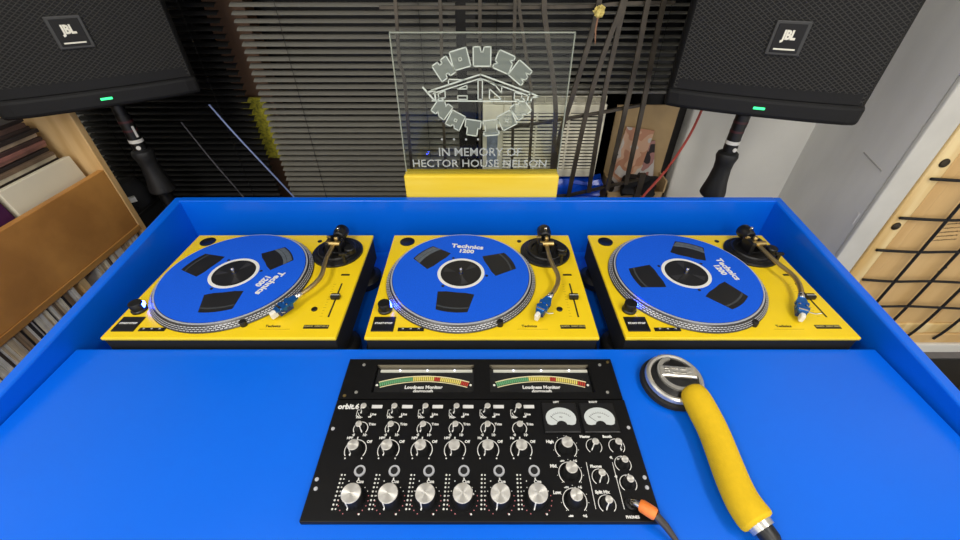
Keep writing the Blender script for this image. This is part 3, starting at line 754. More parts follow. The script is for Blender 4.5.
# ================================================================== BLINDS
def blind(label, x0, x1, z0, z1, mm, tilt, cords, yc=1.385):
    b = thing('venetian_blind', label, 'blind', ((x0 + x1) / 2, yc, z0), 0, 'blinds across the window')
    w = (x1 - x0) / 2
    mb = MB(); prof = [(-.0125, -.0012), (-.006, .0008), (0, .0014), (.006, .0008), (.0125, -.0012)]
    n = len(prof); th = .0006
    vs = [(sx * w, y, z) for sx in (-1, 1) for y, z in prof] + [(sx * w, y, z - th) for sx in (-1, 1) for y, z in prof]
    fs = []
    for i in range(n - 1):
        fs += [(i, i + 1, n + i + 1, n + i), (2 * n + i, 3 * n + i, 3 * n + i + 1, 2 * n + i + 1)]
    fs += [(0, n, 3 * n, 2 * n), (n - 1, 3 * n - 1, 4 * n - 1, 2 * n - 1)]
    mb.faces(vs, fs, True)
    me = mb.mesh('slat', mm)
    k = 0; z = z0 + .022
    while z < z1 - .03:
        link('slat', me, b, (random.uniform(-.0006, .0006), 0, z - z0), (radians(tilt + random.uniform(-2, 2)), random.uniform(-.0012, .0012), 0))
        z += .0202; k += 1
    mb = MB(); mb.box(-w, w, -.012, .012, 0, .010, .003); mb.build('bottom_rail', mm, b)
    mb = MB(); mb.box(-w, w, -.018, .018, z1 - z0 - .03, z1 - z0, .002); mb.build('head_rail', mm, b)
    for cx in cords:
        for sy in (-.0140, .0140):
            mb = MB(); mb.tube([(cx, sy, .005), (cx, sy, z1 - z0 - .02)], .0008, 5); mb.build('ladder_cord', BLKM, b)
    return b
blind('slatted blind coloured black for the shade behind the left speaker', -1.36, -.765, .66, 1.96, BLINDSHADE, 25, (-.2, .2))
blind('full-length charcoal slatted blind reaching down behind the yellow block', -.722, -.072, .66, 1.96, BLIND, 22, (-.19, .22))
blind('half-raised charcoal slatted blind hanging above the air conditioner', -.042, .64, 1.185, 1.96, BLIND, 12, (-.25, .25))

# yellow-green cloth stuffed in the gap between the blinds
def crumple(mb, x0, x1, y0, y1, z0, z1, n=8, amp=.006):
    k = 5
    vs = []
    for j in range(n + 1):
        for i in range(k + 1):
            for s_ in (0, 1):
                vs.append((x0 + (x1 - x0) * i / k + random.uniform(-amp, amp) * .5, (y0 if s_ == 0 else y1) + random.uniform(-amp, amp), z0 + (z1 - z0) * j / n + random.uniform(-amp, amp) * .5))
    idx = lambda j, i, s_: (j * (k + 1) + i) * 2 + s_
    fs = []
    for j in range(n):
        for i in range(k):
            fs += [(idx(j, i, 0), idx(j, i + 1, 0), idx(j + 1, i + 1, 0), idx(j + 1, i, 0)), (idx(j, i, 1), idx(j + 1, i, 1), idx(j + 1, i + 1, 1), idx(j, i + 1, 1))]
    for j in range(n): fs += [(idx(j, 0, 0), idx(j + 1, 0, 0), idx(j + 1, 0, 1), idx(j, 0, 1)), (idx(j, k, 0), idx(j, k, 1), idx(j + 1, k, 1), idx(j + 1, k, 0))]
    for i in range(k): fs += [(idx(0, i, 0), idx(0, i, 1), idx(0, i + 1, 1), idx(0, i + 1, 0)), (idx(n, i, 0), idx(n, i + 1, 0), idx(n, i + 1, 1), idx(n, i, 1))]
    mb.faces(vs, fs, True)
m = MB(); crumple(m, -.042, .042, -.008, .008, 0, .215, 10, .006)
tag(m.build('cloth_strip', mat('yellow_green_cloth', (176, 168, 44), .8, rgb2=(104, 104, 26), nscale=90), None, (-.780, 1.45, .938)), 'yellow-green cloth strip showing between the two window blinds', 'cloth')

# ================================================================== IRON WINDOW GRILLE
gr = thing('iron_grille', 'bent dark iron bar grille standing in front of the window', 'window grille', (.14, 1.27, .80))
bars = dict(
 A=[(-.2238, 1.60), (-.2238, 1.4486), (-.2313, 1.3058), (-.2233, 1.2527), (-.2286, 1.073), (-.2337, .86)],
 B=[(-.1050, 1.60), (-.1053, 1.4486), (-.1060, 1.3942), (-.1143, 1.1021), (-.1149, .86)],
 C=[(0, 1.60), (0, 1.3511), (0, .86)],
 D=[(.0895, 1.60), (.0921, 1.4486), (.0957, 1.3313), (.1040, 1.10), (.1082, .86)],
 E=[(.0850, 1.60), (.1027, 1.4486), (.1108, 1.4035), (.1569, 1.2022), (.1637, 1.0796), (.1662, .86)],
 F=[(.1500, 1.60), (.1685, 1.4486), (.1757, 1.4035), (.2263, 1.2022), (.2375, 1.0796), (.2476, .86)],
 G=[(.3250, 1.60), (.3139, 1.4309), (.3055, 1.356), (.2763, 1.1906), (.2547, 1.0697), (.2518, .865)],
 H=[(.3850, 1.60), (.3753, 1.442), (.3555, 1.356), (.3288, 1.1847), (.311, .866)],
 I=[(.3900, 1.60), (.3821, 1.4353), (.377, 1.3058), (.3745, 1.1847), (.3826, .883)],
 J=[(.4400, 1.60), (.4414, 1.442), (.4455, 1.3058), (.4456, 1.1935), (.4431, .897)],
 K=[(.4830, 1.60), (.4863, 1.442), (.4912, 1.3058), (.4986, 1.1876), (.5063, .915)])
RB = .0085
def smooth_path(p):
    out = []
    for i in range(len(p) - 1):
        p0 = p[max(i - 1, 0)]; p1 = p[i]; p2 = p[i + 1]; p3 = p[min(i + 2, len(p) - 1)]
        for s_ in range(4):
            t = s_ / 4
            out.append(tuple(.5 * ((2 * b) + (-a + c) * t + (2 * a - 5 * b + 4 * c - d) * t * t + (-a + 3 * b - 3 * c + d) * t ** 3) for a, b, c, d in zip(p0, p1, p2, p3)))
    out.append(p[-1]); return out
for i, (k, p) in enumerate(bars.items()):
    m = MB(); m.tube([(x - .14, (-.004 if i % 2 else .004), z - .80) for x, z in smooth_path(p)], RB * (.75 if i < 5 else 1.12), 4, smooth=False, flat=.6); m.build('upright_bar', IRON, gr)
for nm, p in (('top_rail', [(-.27, 1.4309), (0, 1.4309), (.2767, 1.4330), (.3727, 1.440), (.52, 1.442)]), ('lower_rail', [(-.25, .852), (.10, .852), (.2837, .8634), (.3322, .8713), (.4531, .9025), (.5639, .9329)]), ('middle_rail', [(-.02, 1.090), (.1575, 1.1179), (.3261, 1.1458), (.4541, 1.1699), (.51, 1.18)])):
    m = MB(); m.tube([(x - .14, .014, z - .80) for x, z in smooth_path(p)], RB * .95, 4, smooth=False, flat=.7); m.build(nm, IRON, gr)
for x in (-.24, .56):
    m = MB(); m.box(x - .14 - .01, x - .14 + .01, .008, .022, -.80, .15 if x > 0 else .07); m.box(x - .14 - .01, x - .14 + .01, -.12, .12, -.80, -.78); m.build('support_leg', IRON, gr)
kt = thing('cord_knot', 'pale yellow cord knotted around the grille top rail', 'cord', (.314, 1.252, 1.425))
m = MB()
for k in range(5):
    a = random.uniform(0, 6); m.ring(.006, .0105, -.004, .004, (0, 0), 0, 2 * pi, 12)
    for v in list(m.bm.verts)[-48:]: v.co = Matrix.Rotation(a, 3, 'X') @ Matrix.Rotation(a * 1.7, 3, 'Y') @ v.co + Vector((random.uniform(-.008, .008), random.uniform(-.004, 0), random.uniform(-.006, .006)))
m.build('knot', mat('pale_yellow_cord', (226, 206, 120), .8, noise=.3, nscale=100), kt)
m = MB(); m.tube([(-.002, -.006, -.005), (-.004, -.008, -.04), (.001, -.008, -.075)], [.0022, .0024, .0012], 6); m.build('loose_end', mat('brownish_cord', (150, 110, 84), .8), kt)

# ================================================================== AIR CONDITIONER, BLUE SHEET, BOXES IN THE WINDOW
ac = thing('air_conditioner', 'cream window air conditioner with louvred front behind the plaque', 'air conditioner', (.205, 1.325, .918))
CREAM = mat('aged_cream_plastic', (236, 230, 206), .45, noise=.05, nscale=12)
m = MB(); m.box(-.196, .200, .012, .20, 0, .252, .006); m.build('casing', CREAM, ac)
m = MB(); m.box(-.196, -.128, -.004, .012, .002, .250, .004); cp = m.build('control_panel', CREAM, ac)
m = MB(); m.box(-.182, -.146, -.0050, -.0038, .04, .17); m.build('control_label', mat('faded_blue_label', (150, 160, 176), .5, noise=.4, nscale=60), cp)
m = MB(); m.box(-.128, .200, -.004, .012, .222, .250, .003); m.build('top_band', CREAM, ac)
m = MB(); m.box(-.128, .200, -.004, .012, .002, .030, .003); m.build('bottom_band', CREAM, ac)
m = MB(); m.box(.190, .200, -.004, .012, .030, .222, .002); m.build('side_band', CREAM, ac)
m = MB(); m.box(-.128, .190, .009, .0119, .030, .222); m.build('dark_filter', BLKM, ac)
mb = MB(); mb.box(-.159, .159, -.004, .007, -.0035, .0035, .001); lv = mb.mesh('louvre', CREAM)
for k in range(17): link('louvre', lv, ac, (.031, 0, .037 + k * .0112), (radians(-18), 0, 0))
for x in (-.02, .085):
    m = MB(); m.box(x - .003, x + .003, -.0055, .004, .03, .222); m.build('louvre_stay', CREAM, ac)
# open wire rack things on top of the air conditioner
WIRE = mat('pale_wire', (196, 190, 168), .4)
tr = thing('wire_tray', 'pale wire tray lying on top of the air conditioner', 'tray', (.205, 1.36, 1.1705))
m = MB()
for z in (.002, .022): m.tube([(-.16, -.04, z), (.19, -.04, z), (.19, .10, z), (-.16, .10, z), (-.16, -.04, z)], .0022, 6)
m.build('tray_rim', WIRE, tr)
for k in range(12):
    m = MB(); m.tube([(-.16 + .032 * k, -.04, .002), (-.16 + .032 * k, -.04, .024)], .0016, 5); m.build('upright_wire', WIRE, tr)
bt = None
m = MB(); crumple(m, -.10, .185, -.025, .025, 0, .116, 10, .010)
tag(m.build('blue_plastic_sheet', mat('blue_plastic', (14, 84, 220), .25, rgb2=(10, 66, 190), nscale=30, bump=.4, bscale=40), None, (.25, 1.335, .793)), 'crumpled shiny blue plastic sheet under the air conditioner', 'plastic sheet')
sh = thing('window_shelf', 'pale board ledge under the window behind the grille', 'shelf', (.18, 1.36, .60))
m = MB(); m.box(-.22, .52, -.05, .055, .165, .185); m.build('board', PINEY, sh)
for x in (-.18, .42):
    m = MB(); m.box(x - .015, x + .015, -.03, .05, -.60, .165); m.build('support', PINEY, sh)
# cardboard box and printed sleeves
CARD = mat('pale_cardboard', (184, 156, 112), .75, noise=.1, nscale=20)
bx = thing('cardboard_box', 'open pale cardboard box holding printed sleeves behind the grille', 'box', (.545, 1.36, .786))
m = MB(); m.box(-.085, .125, .030, .036, 0, .36); m.build('back_flap', CARD, bx)
m = MB(); m.box(-.085, .125, -.045, -.039, 0, .075); m.build('front_flap', CARD, bx)
m = MB(); m.box(-.085, .125, -.045, .036, 0, .004); m.build('base', CARD, bx)
for x in (-.085, .119): 
    m = MB(); m.box(x, x + .006, -.045, .036, 0, .12); m.build('side_flap', CARD, bx)
def blob_poster(name, w, h, cols, seed):
    m_ = bpy.data.materials.new(name); m_.use_nodes = True
    nt = m_.node_tree; N = nt.nodes; L = nt.links
    tc = N.new('ShaderNodeTexCoord'); nz = N.new('ShaderNodeTexNoise'); nz.noise_dimensions = '4D'
    nz.inputs['W'].default_value = seed; nz.inputs['Scale'].default_value = 14; nz.inputs['Detail'].default_value = 1.5
    L.new(tc.outputs['Object'], nz.inputs['Vector'])
    cr = N.new('ShaderNodeValToRGB'); cr.color_ramp.interpolation = 'CONSTANT'
    els = cr.color_ramp.elements
    while len(els) < len(cols): els.new(.5)
    for i, c_ in enumerate(cols):
        els[i].position = 0 if i == 0 else .30 + .40 * i / len(cols); els[i].color = (*lin(c_), 1)
    L.new(nz.outputs['Fac'], cr.inputs['Fac']); L.new(cr.outputs['Color'], N['Principled BSDF'].inputs['Base Color'])
    N['Principled BSDF'].inputs['Roughness'].default_value = .5
    return m_
for i, (x, y, w, h, tl, cols, lb) in enumerate(((.510, 1.345, .10, .285, 8, ((30, 24, 22), (206, 196, 184), (214, 172, 140), (196, 140, 108), (214, 206, 196)), 'printed sleeve in skin tones and white standing in the cardboard box'),
                                       (.605, 1.352, .095, .235, -10, ((40, 30, 30), (168, 120, 112), (196, 190, 184), (150, 96, 84)), 'dull pink and grey printed sleeve at the right of the cardboard box'))):
    m = MB(); m.box(-w / 2, w / 2, -.003, .003, 0, h)
    tag(m.build('printed_sleeve', blob_poster('sleeve_print_%d' % i, w, h, cols, 3.3 + i * 2.2), None, (x, y, .792), (radians(-6), radians(tl), 0)), lb, 'record sleeve', 'printed sleeves in the box')
sk = MB(); crumple(sk, -.06, .055, -.012, .012, 0, .07, 6, .010)
tag(sk.build('black_cloth', mat('black_cloth', (16, 15, 16), .8, noise=.3, nscale=50), None, (.565, 1.300, .862)), 'small bundle of black cloth hanging on the box front', 'cloth')

# red and other cords
def cord(name, pts, r, mm, label, cat='cord'):
    m = MB(); pts = smooth_path(pts); b = pts[-1]; m.tube([(p[0] - b[0], p[1] - b[1], p[2] - b[2]) for p in pts], r, 6)
    return tag(m.build(name, mm, None, b), label, cat)
cord('hanging_cable', [(.665, 1.235, 1.20), (.645, 1.225, 1.10), (.60, 1.215, .99), (.545, 1.205, .90), (.50, 1.20, .80), (.47, 1.2, .5), (.46, 1.2, .005)], .0042, mat('dull_red_cord', (176, 70, 58), .6), 'dull red cord hanging diagonally beside the right speaker stand')
cord('hanging_cable', [(-.865, 1.33, 1.165), (-.81, 1.32, 1.07), (-.72, 1.31, .92), (-.64, 1.30, .79), (-.55, 1.30, .66), (-.5, 1.3, .3), (-.48, 1.30, .005)], .0028, mat('pale_blue_cord', (128, 146, 196), .5), 'thin pale blue cord slanting across the dark blind')
cord('hanging_cable', [(-.98, 1.33, 1.11), (-.93, 1.32, .99), (-.87, 1.31, .86), (-.82, 1.30, .74), (-.78, 1.30, .4), (-.78, 1.30, .005)], .002, mat('dark_grey_cord', (78, 78, 84), .6), 'thin dark grey cord slanting beside the left speaker stand')

# ================================================================== SPEAKERS ON STANDS
SPK = mat('black_textured_cabinet', (13, 13, 14), .6, spec=.3, bump=.25, bscale=900)
def speaker(label, loc, rz):
    t = thing('loudspeaker', label, 'loudspeaker', loc, rz, 'loudspeakers on stands')
    W, H = .215, .68
    m = MB()
    cs = [(-W, -.045), (-W + .012, -.058), (W - .012, -.058), (W, -.045), (W, .05), (.09, .155), (-.09, .155), (-W, .05)]
    m.prism(cs, .012, H); o = m.build('cabinet', SPK, t); bv = o.modifiers.new('bevel', 'BEVEL'); bv.width = .012; bv.segments = 3; bv.limit_method = 'ANGLE'
    # lower lip that bulges forward
    n = 14; poly = [(-W + 2 * W * k / n, -.060 - .020 * (1 - (2 * k / n - 1) ** 2) ** .6) for k in range(n + 1)]
    m = MB(); m.prism(poly + [(W, -.02), (-W, -.02)], .0, .046); o = m.build('lower_lip', SPK, t); bv = o.modifiers.new('bevel', 'BEVEL'); bv.width = .010; bv.segments = 3; bv.limit_method = 'ANGLE'
    o.modifiers['bevel'].angle_limit = radians(50)
    m = MB()                                   # curved grille
    vs = []; nx = 16
    for k in range(nx + 1):
        x = -W + .012 + (2 * W - .024) * k / nx; y = -.0585 - .013 * (1 - (2 * k / nx - 1) ** 2)
        vs += [(x, y, .047), (x, y, H - .03), (x, -.05, .047), (x, -.05, H - .03)]
    fs = [(4 * k, 4 * k + 4, 4 * k + 5, 4 * k + 1) for k in range(nx)] + [(4 * k, 4 * k + 2, 4 * k + 6, 4 * k + 4) for k in range(nx)] + [(4 * k + 1, 4 * k + 5, 4 * k + 7, 4 * k + 3) for k in range(nx)]
    m.faces(vs, fs, True); m.build('grille', GRILLE, t)
    m = MB(); nz = 46; vs = []                 # toothed plain strip below the perforation
    for k in range(nz + 1):
        x = -W + .02 + (2 * W - .04) * k / nz; y = -.0598 - .013 * (1 - (2 * k / nz - 1) ** 2)
        vs += [(x, y, .0465), (x, y, .068 + (.004 if k % 2 else 0))]
    m.faces(vs, [(2 * k, 2 * k + 2, 2 * k + 3, 2 * k + 1) for k in range(nz)], False); m.build('grille_border', SPK, t)
    zc = .172
    bd = link('badge', None, t, (0, -.0735, zc))
    m = MB(); m.box(-.034, .034, -.003, .004, -.034, .034, .002); m.build('badge_frame', mat('badge_grey', (46, 46, 45), .5), bd)
    m = MB(); m.box(-.027, .027, -.0045, .0, -.028, .028, .001); m.build('badge_plate', BLKM, bd)
    text('lettering', 'JBL', .0245, mat('badge_silver', (225, 222, 205), .4), bd, (0, -.0047, .006), (pi / 2, 0, 0), bold=.0012, sx=.80, space=.95)
    m = MB(); m.box(-.021, .021, -.0052, -.004, -.0225, -.0195); m.build('badge_bar', mat('badge_silver', (225, 222, 205), .4), bd)
    m = MB(); m.box(-.0125, .0125, -.0822, -.076, .0205, .0260, .001); m.build('status_light', GREEN, t)
    m = MB(); m.lathe([(.024, -.012), (.024, .014)], 20); m.build('pole_socket', SPK, t, (0, .06, 0))
    return t
def stand(label, loc, ztop, rz, gz):
    t = thing('speaker_stand', label, 'speaker stand', loc, rz, 'speaker stands')
    m = MB(); m.lathe([(.0165, .70), (.0165, ztop - .0125)], 18); m.build('pole', BLK, t)
    m = MB(); m.lathe([(.0185, gz + .045), (.0185, gz + .150), (.0165, gz + .150)], 18); sl = m.build('collar', BLK, t)
    WB = mat('white_band', (222, 220, 214), .5)
    m = MB(); m.lathe([(.0192, gz + .068), (.0192, gz + .078)], 18); m.build('white_ring', WB, sl)
    for k, (z, mm) in enumerate(((gz + .102, mat('dull_red_sticker', (74, 32, 36), .5)), (gz + .128, mat('dull_red_sticker', (74, 32, 36), .5)))):
        m = MB(); m.lathe([(.0190, z), (.0190, z + .006)], 18); m.build('red_ring', mm, sl)
    m = MB(); m.ring(.0186, .0194, gz + .085, gz + .118, a0=radians(-62), a1=radians(-42), seg=4); m.build('white_sticker', WB, sl)
    m = MB(); m.lathe([(.006, 0), (.006, .003), (.0001, .0035)], 10, (0, -.018, gz + .055), Matrix.Rotation(pi / 2, 4, 'X')); m.build('lock_button', WB, sl)
    m = MB(); m.lathe([(.021, gz + .045), (.028, gz + .040), (.0305, gz + .030), (.026, gz + .012), (.0245, gz - .010), (.029, gz - .05), (.036, gz - .082), (.037, gz - .092), (.033, gz - .098), (.0195, gz - .10)], 28); m.build('grip', mat('black_rubber_grip', (24, 24, 25), .5, bump=.3, bscale=120), t)
    m = MB(); m.lathe([(.019, .10), (.019, gz - .10)], 18); m.build('lower_tube', BLK, t)
    m = MB(); m.lathe([(.030, .62), (.034, .63), (.034, .70), (.026, .71)], 20); m.build('leg_hub', BLK, t)
    m = MB(); m.lathe([(.028, .14), (.032, .15), (.032, .20), (.024, .21)], 20); m.build('brace_hub', BLK, t)
    for k in range(3):
        a = radians(90 + 120 * k); d = Vector((cos(a), sin(a), 0))
        m = MB(); m.tube([tuple(d * .02 + Vector((0, 0, .66))), tuple(d * .15 + Vector((0, 0, .012)))], .0125, 10); lg = m.build('leg', BLK, t)
        m = MB(); m.lathe([(.018, 0), (.018, .02), (.013, .028), (.0001, .028)], 14, tuple(d * .15)); m.build('rubber_foot', BLKM, lg)
        m = MB(); m.tube([tuple(d * .02 + Vector((0, 0, .17))), tuple(d * .108 + Vector((0, 0, .235)))], .008, 8); m.build('brace', BLK, t)
    return t
SPZ = 1.228
def place_speaker(label, fx, fy, deg):      # fx, fy: middle of the lower lip
    a = radians(deg); off = Vector((0, .08, 0)); off.rotate(Matrix.Rotation(a, 3, 'Z'))
    return speaker(label, (fx + off.x, fy + off.y, SPZ), a)
RS = place_speaker('black loudspeaker on the right, in front of the white wall', .680, 1.010, -22)
LS = place_speaker('black loudspeaker on the left, over the record shelf', -.968, 1.090, 36)
def under(sp):
    a = sp.rotation_euler[2]; o = Vector((0, .06, 0)); o.rotate(Matrix.Rotation(a, 3, 'Z')); return sp.location + o
p = under(RS); stand('black pole stand with waisted rubber grip under the right speaker', (p.x, p.y, 0), SPZ, radians(10), 1.045)
p = under(LS); stand('black pole stand in the dark corner under the left speaker', (p.x, p.y, 0), SPZ, radians(30), 1.025)

# ================================================================== RECORD SHELF (left)
sf = thing('record_shelf', 'brown wooden record shelf with open browsing bin on top', 'shelf', (-1.32, .60, 0))
def sp_(name, mb, mm): return mb.build(name, mm, sf, (1.32, -.60, 0))
SX0, SX1, SY0, SY1 = -1.53, -1.10, .02, 1.118
m = MB(); m.box(SX1 - .018, SX1, SY0, SY1 - .020, .862, 1.050, .002); sp_('front_board', m, BROWN)
m = MB(); m.box(SX1 - .020, SX1 + .004, SY0, SY1 - .020, .845, .862, .001); sp_('edge_strip', m, PINEY)
m = MB(); m.box(SX0, SX1 - .021, SY0, SY1 - .020, .845, .861); sp_('bin_floor', m, PINEY)
m = MB(); m.box(SX0, SX1 + .002, SY1 - .020, SY1, .0, 1.215, .002); sp_('end_board', m, PINE)
m = MB(); m.box(SX0, SX1, SY0 - .02, SY0, .0, 1.215, .002); sp_('end_board', m, PINE)
m = MB(); m.box(SX0 - .015, SX0, SY0 - .02, SY1, .0, 1.215); sp_('back_board', m, BROWN)
m = MB(); m.box(SX0, SX1 - .002, .838, .858, .526, .845); sp_('divider', m, PINE)
m = MB(); m.box(SX0, SX1 - .002, .30, .32, .526, .845); sp_('divider', m, PINE)
m = MB(); m.box(SX0, SX1, SY0, SY1 - .020, .508, .526); sp_('lower_floor', m, PINEY)
m = MB(); m.box(SX0, SX1 - .01, SY0, SY1 - .020, .0, .05); sp_('plinth', m, BROWN)
m = MB(); m.box(SX0, -1.175, .70, SY1 - .020, 1.060, 1.072); sp_('inner_board', m, PINEY)
m = MB(); m.box(SX0, -1.20, .70, .712, .862, 1.060); sp_('inner_support', m, PINEY)
# records standing spine-out on the lower shelf
SPN = [((240, 230, 204), 'cream'), ((208, 186, 150), 'tan'), ((140, 116, 88), 'brown'), ((70, 58, 48), 'dark'), ((226, 220, 206), 'pale grey'), ((172, 146, 112), 'brown'), ((50, 44, 42), 'dark')]
spm = [mat('sleeve_%s_%d' % (n.replace(' ', '_'), i), c, .7, noise=.25, nscale=25) for i, (c, n) in enumerate(SPN)]
rec_me = {}
def record_mesh(th, mm):
    k = (round(th, 4), mm.name)
    if k not in rec_me:
        mb = MB(); mb.box(-.313, 0, -th / 2, th / 2, 0, .313); rec_me[k] = mb.mesh('record', mm)
    return rec_me[k]
ONES = 'first second third fourth fifth sixth seventh eighth ninth tenth eleventh twelfth thirteenth fourteenth fifteenth sixteenth seventeenth eighteenth nineteenth twentieth'.split()
def ordinal(n):
    if n <= 20: return ONES[n - 1]
    t_, u_ = divmod(n, 10)
    if u_ == 0: return {3: 'thirtieth', 4: 'fortieth', 5: 'fiftieth', 6: 'sixtieth', 7: 'seventieth'}[t_]
    return {2: 'twenty', 3: 'thirty', 4: 'forty', 5: 'fifty', 6: 'sixty', 7: 'seventy'}[t_] + '-' + ONES[u_ - 1]
bias = [0, 4, 1, 0, 5, 4, 2, 1, 0, 3, 4, 1, 6]
for (ya, sgn, yend, side, gp) in ((.826, -1, .515, 'before', 'records before the shelf divider'), (.905, 1, 1.086, 'beyond', 'records beyond the shelf divider')):
    y = ya; n_ = 0
    while (y - yend) * sgn < 0:
        th = random.choice((.0040, .0050, .0050, .0065, .0080))
        mi = random.choice(bias); n_ += 1
        o = link('record_sleeve', record_mesh(th, spm[mi]), None, (SX1 - random.uniform(.004, .012), y + sgn * th / 2, .5263), (0, 0, 0))
        tag(o, 'worn %s record spine on the lower shelf, %s %s the divider' % (SPN[mi][1], ordinal(n_), side), 'record', gp)
        y += sgn * (th + random.uniform(.0006, .0018))
# flat pile of records in the browsing bin
PILE = [((120, 100, 80), 'tan'), ((214, 206, 190), 'off white'), ((60, 50, 44), 'dark brown'), ((206, 196, 172), 'cream'), ((118, 96, 76), 'brown'), ((44, 36, 34), 'blackish'), ((176, 128, 112), 'pink tan'), ((150, 100, 90), 'dull pink'), ((66, 44, 42), 'dark maroon'), ((196, 174, 146), 'pale tan'), ((40, 32, 32), 'blackish'), ((58, 44, 40), 'dark brown'), ((90, 66, 58), 'brown'), ((36, 30, 30), 'blackish')]
z = 1.0725
for i, (c, n) in enumerate(PILE):
    th = .0088 if i % 3 else .0105
    m = MB(); m.box(-.158, .158, -.1575, .1575, 0, th, .001)
    o = m.build('record_sleeve', mat('bin_sleeve_%d' % i, c, .65, rgb2=tuple(int(v * .75) for v in c), nscale=14), None, (-1.330 + random.uniform(-.008, .008) - .002 * i, .918 + random.uniform(-.012, .004), z), (0, 0, random.uniform(-.015, .015)))
    tag(o, '%s record sleeve lying flat in the bin, %s from the bottom of its pile' % (n, ordinal(i + 1)), 'record', 'records piled in the browsing bin')
    z += th + .0003
m = MB(); m.box(-.004, .004, -.150, .150, 0, .262)
o = m.build('record_sleeve', mat('purple_sleeve', (78, 28, 74), .5, rgb2=(48, 16, 50), nscale=9), None, (-1.1235, .700, .8625), (0, radians(-8), 0)); tag(o, 'dark purple record sleeve leaning at the bin front', 'record', 'records in the bin front')
m = MB(); m.box(-.009, .009, -.108, .108, 0, .240, .002)
o = m.build('cream_carton', mat('cream_card', (222, 214, 190), .6, noise=.05, nscale=10), None, (-1.1300, .970, .8625), (0, radians(-7), 0)); tag(o, 'flat cream card carton leaning inside the shelf front board', 'carton')

# dark bag with white print behind the shelf
bg = thing('baseball_cap', 'black cap with white printed front hanging behind the shelf end', 'cap', (-1.168, 1.205, .8755))
m = MB(); m.lathe([(.055, 0), (.060, .02), (.055, .06), (.035, .085), (.0001, .092)], 24, M=Matrix.Diagonal((.8, 1, 1)).to_4x4()); m.build('crown', mat('black_cap_cloth', (15, 15, 18), .8, bump=.2, bscale=300), bg)
m = MB(); m.prism([(-.045, -.045), (-.03, -.085), (0, -.098), (.03, -.085), (.045, -.045), (0, -.03)], .004, .010); m.build('peak', mat('dark_blue_cap_cloth', (18, 20, 34), .7), bg)
m = MB(); m.ring(.0500, .0625, .034, .050, a0=radians(-95), a1=radians(-40), seg=6); m.ring(.050, .0610, .046, .066, a0=radians(-110), a1=radians(-75), seg=6); m.build('white_print', PRINT, bg)
bs = thing('storage_crate', 'dark storage crate behind the shelf end with pale paper on it', 'crate', (-1.24, 1.225, 0))
m = MB(); m.box(-.11, .095, -.095, .09, 0, .856, .01); m.build('body', BLKM, bs)
m = MB(); m.box(-.115, .10, -.10, .095, .8563, .875, .006); m.build('lid', BLK, bs)
m = MB(); m.box(-.025, .025, -.015, .015, 0, .003)
tag(m.build('paper_slip', PRINT, None, (-1.168, 1.145, .8755), (0, 0, .1)), 'small white paper slip beside the shelf end', 'paper')

# ================================================================== NETTED WOOD PANEL (right)
pn = thing('wood_panel', 'pale varnished wood panel screwed up beside the grey wall', 'wood panel', (1.6, 1.01, .39))
def pp(name, mb, mm): return mb.build(name, mm, pn, (-1.6, -.99, -.39))
m = MB(); m.box(1.195, 1.245, .980, 1.0, .39, 1.9, .004); pp('stile', m, STILE)
m = MB(); m.box(1.247, 1.285, .983, 1.0, .39, 1.9, .004); pp('stile', m, PLY)
for (a, b) in ((1.286, 1.62), (1.6225, 2.0), (2.0025, 2.4)):
    m = MB(); m.box(a, b, .988, 1.0, .505, 1.9, .002); pp('board', m, PLY)
m = MB(); m.box(1.286, 2.4, .982, 1.0, .455, .503, .004); pp('bottom_rail', m, STILE)
m = MB(); m.box(1.286, 2.4, .978, 1.0, .405, .453, .004); pp('bottom_rail', m, PLY)
m = MB(); m.box(1.195, 2.4, .970, 1.0, .36, .404, .003); pp('skirting', m, WALLP)
for z in (1.115, .919, 1.32, .70):
    m = MB(); m.lathe([(.0125, 0), (.0115, .003), (.008, .004), (.0001, .0045)], 18, M=Matrix.Rotation(pi / 2, 4, 'X')); sc_ = m.build('screw', mat('dark_bronze_screw', (60, 52, 40), .35, .7), pn, (1.221 - 1.6, -.0105, z - .39))
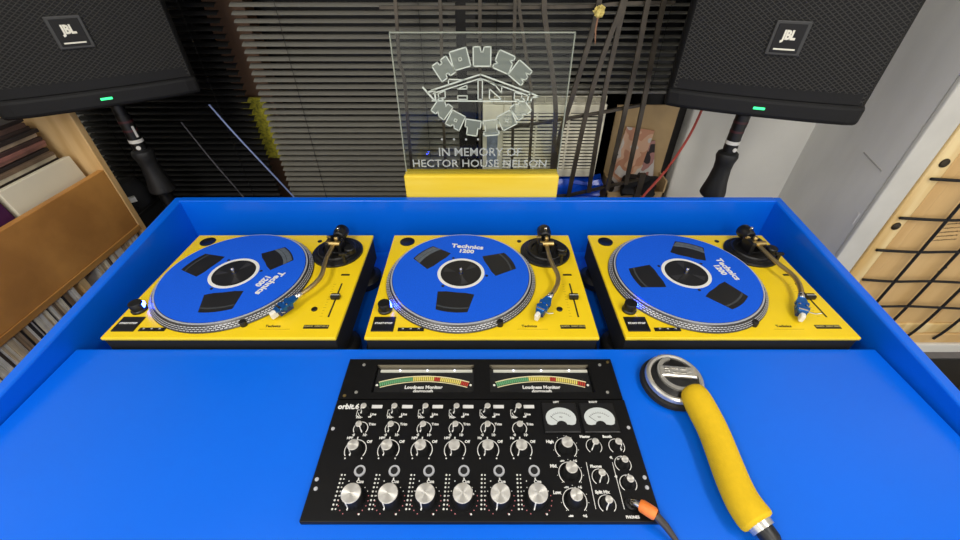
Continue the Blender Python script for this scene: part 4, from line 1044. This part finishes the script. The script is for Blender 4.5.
# illegible pen scribble
INK = mat('black_ink', (30, 26, 22), .6)
m = MB()
for r_ in range(6):
    pts = []; wl = random.uniform(.055, .085)
    for k in range(40):
        pts.append((1.375 + wl * k / 39 + .004 * r_ * 0 + random.uniform(-.0012, .0012), .9868, .935 - .0145 * r_ + .0035 * sin(k * 1.9 + r_) * random.uniform(.3, 1) + .006 * k / 39))
    m.tube(pts, .00045, 4)
stuff(pp('pen_scribble', m, INK))
m = MB(); m.tube([(1.478, .9868, .741), (1.490, .9868, .753), (1.496, .9868, .757)], .002, 5); pp('pen_mark', m, INK)
nt_ = thing('rope_net', 'black rope net stretched in squares over the wood panel', 'net', (1.6, .99, .42))
ROPE = mat('black_rope', (13, 12, 13), .75, bump=.3, bscale=400)
def rope(pts, r=.0042):
    m = MB(); m.tube([(x - 1.6, y - .97, z - .42) for x, y, z in smooth_path(pts)], r, 6); m.build('rope', ROPE, nt_)
for z, x0 in ((1.31, 1.215), (1.19, 1.213), (1.070, 1.212), (.948, 1.208), (.834, 1.212), (.716, 1.240), (.604, 1.345)):
    rope([(x0, .974, z + .002), (1.34, .970, z - .003), (1.46, .969, z - .001), (1.58, .968, z - .007), (1.70, .968, z - .013), (1.95, .97, z - .02), (2.3, .972, z - .02)])
for x in (1.342, 1.460, 1.580, 1.690, 1.81, 1.93):
    rope([(x + .004, .972, 1.75), (x + .001, .9685, 1.20), (x, .9685, .95), (x - .001, .9685, .70), (x - .004, .969, .56), (x - .012, .970, .48), (x - .025, .971, .435)])
# black equipment case below the panel
cs = thing('equipment_case', 'black case with round ring standing under the wood panel', 'case', (1.75, .76, 0))
m = MB(); m.box(-.40, .30, -.22, .215, 0, .352, .012, 3); m.build('body', BLKM, cs)
m = MB(); m.ring(.10, .112, 0, .010, seg=32); m.build('ring', BLK, cs, (-.02, -.02, .352))
m = MB(); m.lathe([(.10, .002), (.06, -.0), (.0001, .004)], 28); m.build('cone', BLKM, cs, (-.02, -.02, .352))

# ================================================================== ADDED CEILING LAMPS (unseen above the frame, put in to light the walls)
for x, y, lb in ((-.80, -.25, 'long white ceiling lamp added out of view over the record shelf side'), (.80, -.25, 'long white ceiling lamp added out of view over the netted panel side'), (0, -1.60, 'long white ceiling lamp added out of view far behind the viewer')):
    t = thing('added_ceiling_lamp', lb, 'lamp', (x, y, 2.45))
    m = MB(); m.box(-.16, .16, -.58, .58, -.028, 0, .004); m.build('housing', WHITE, t)
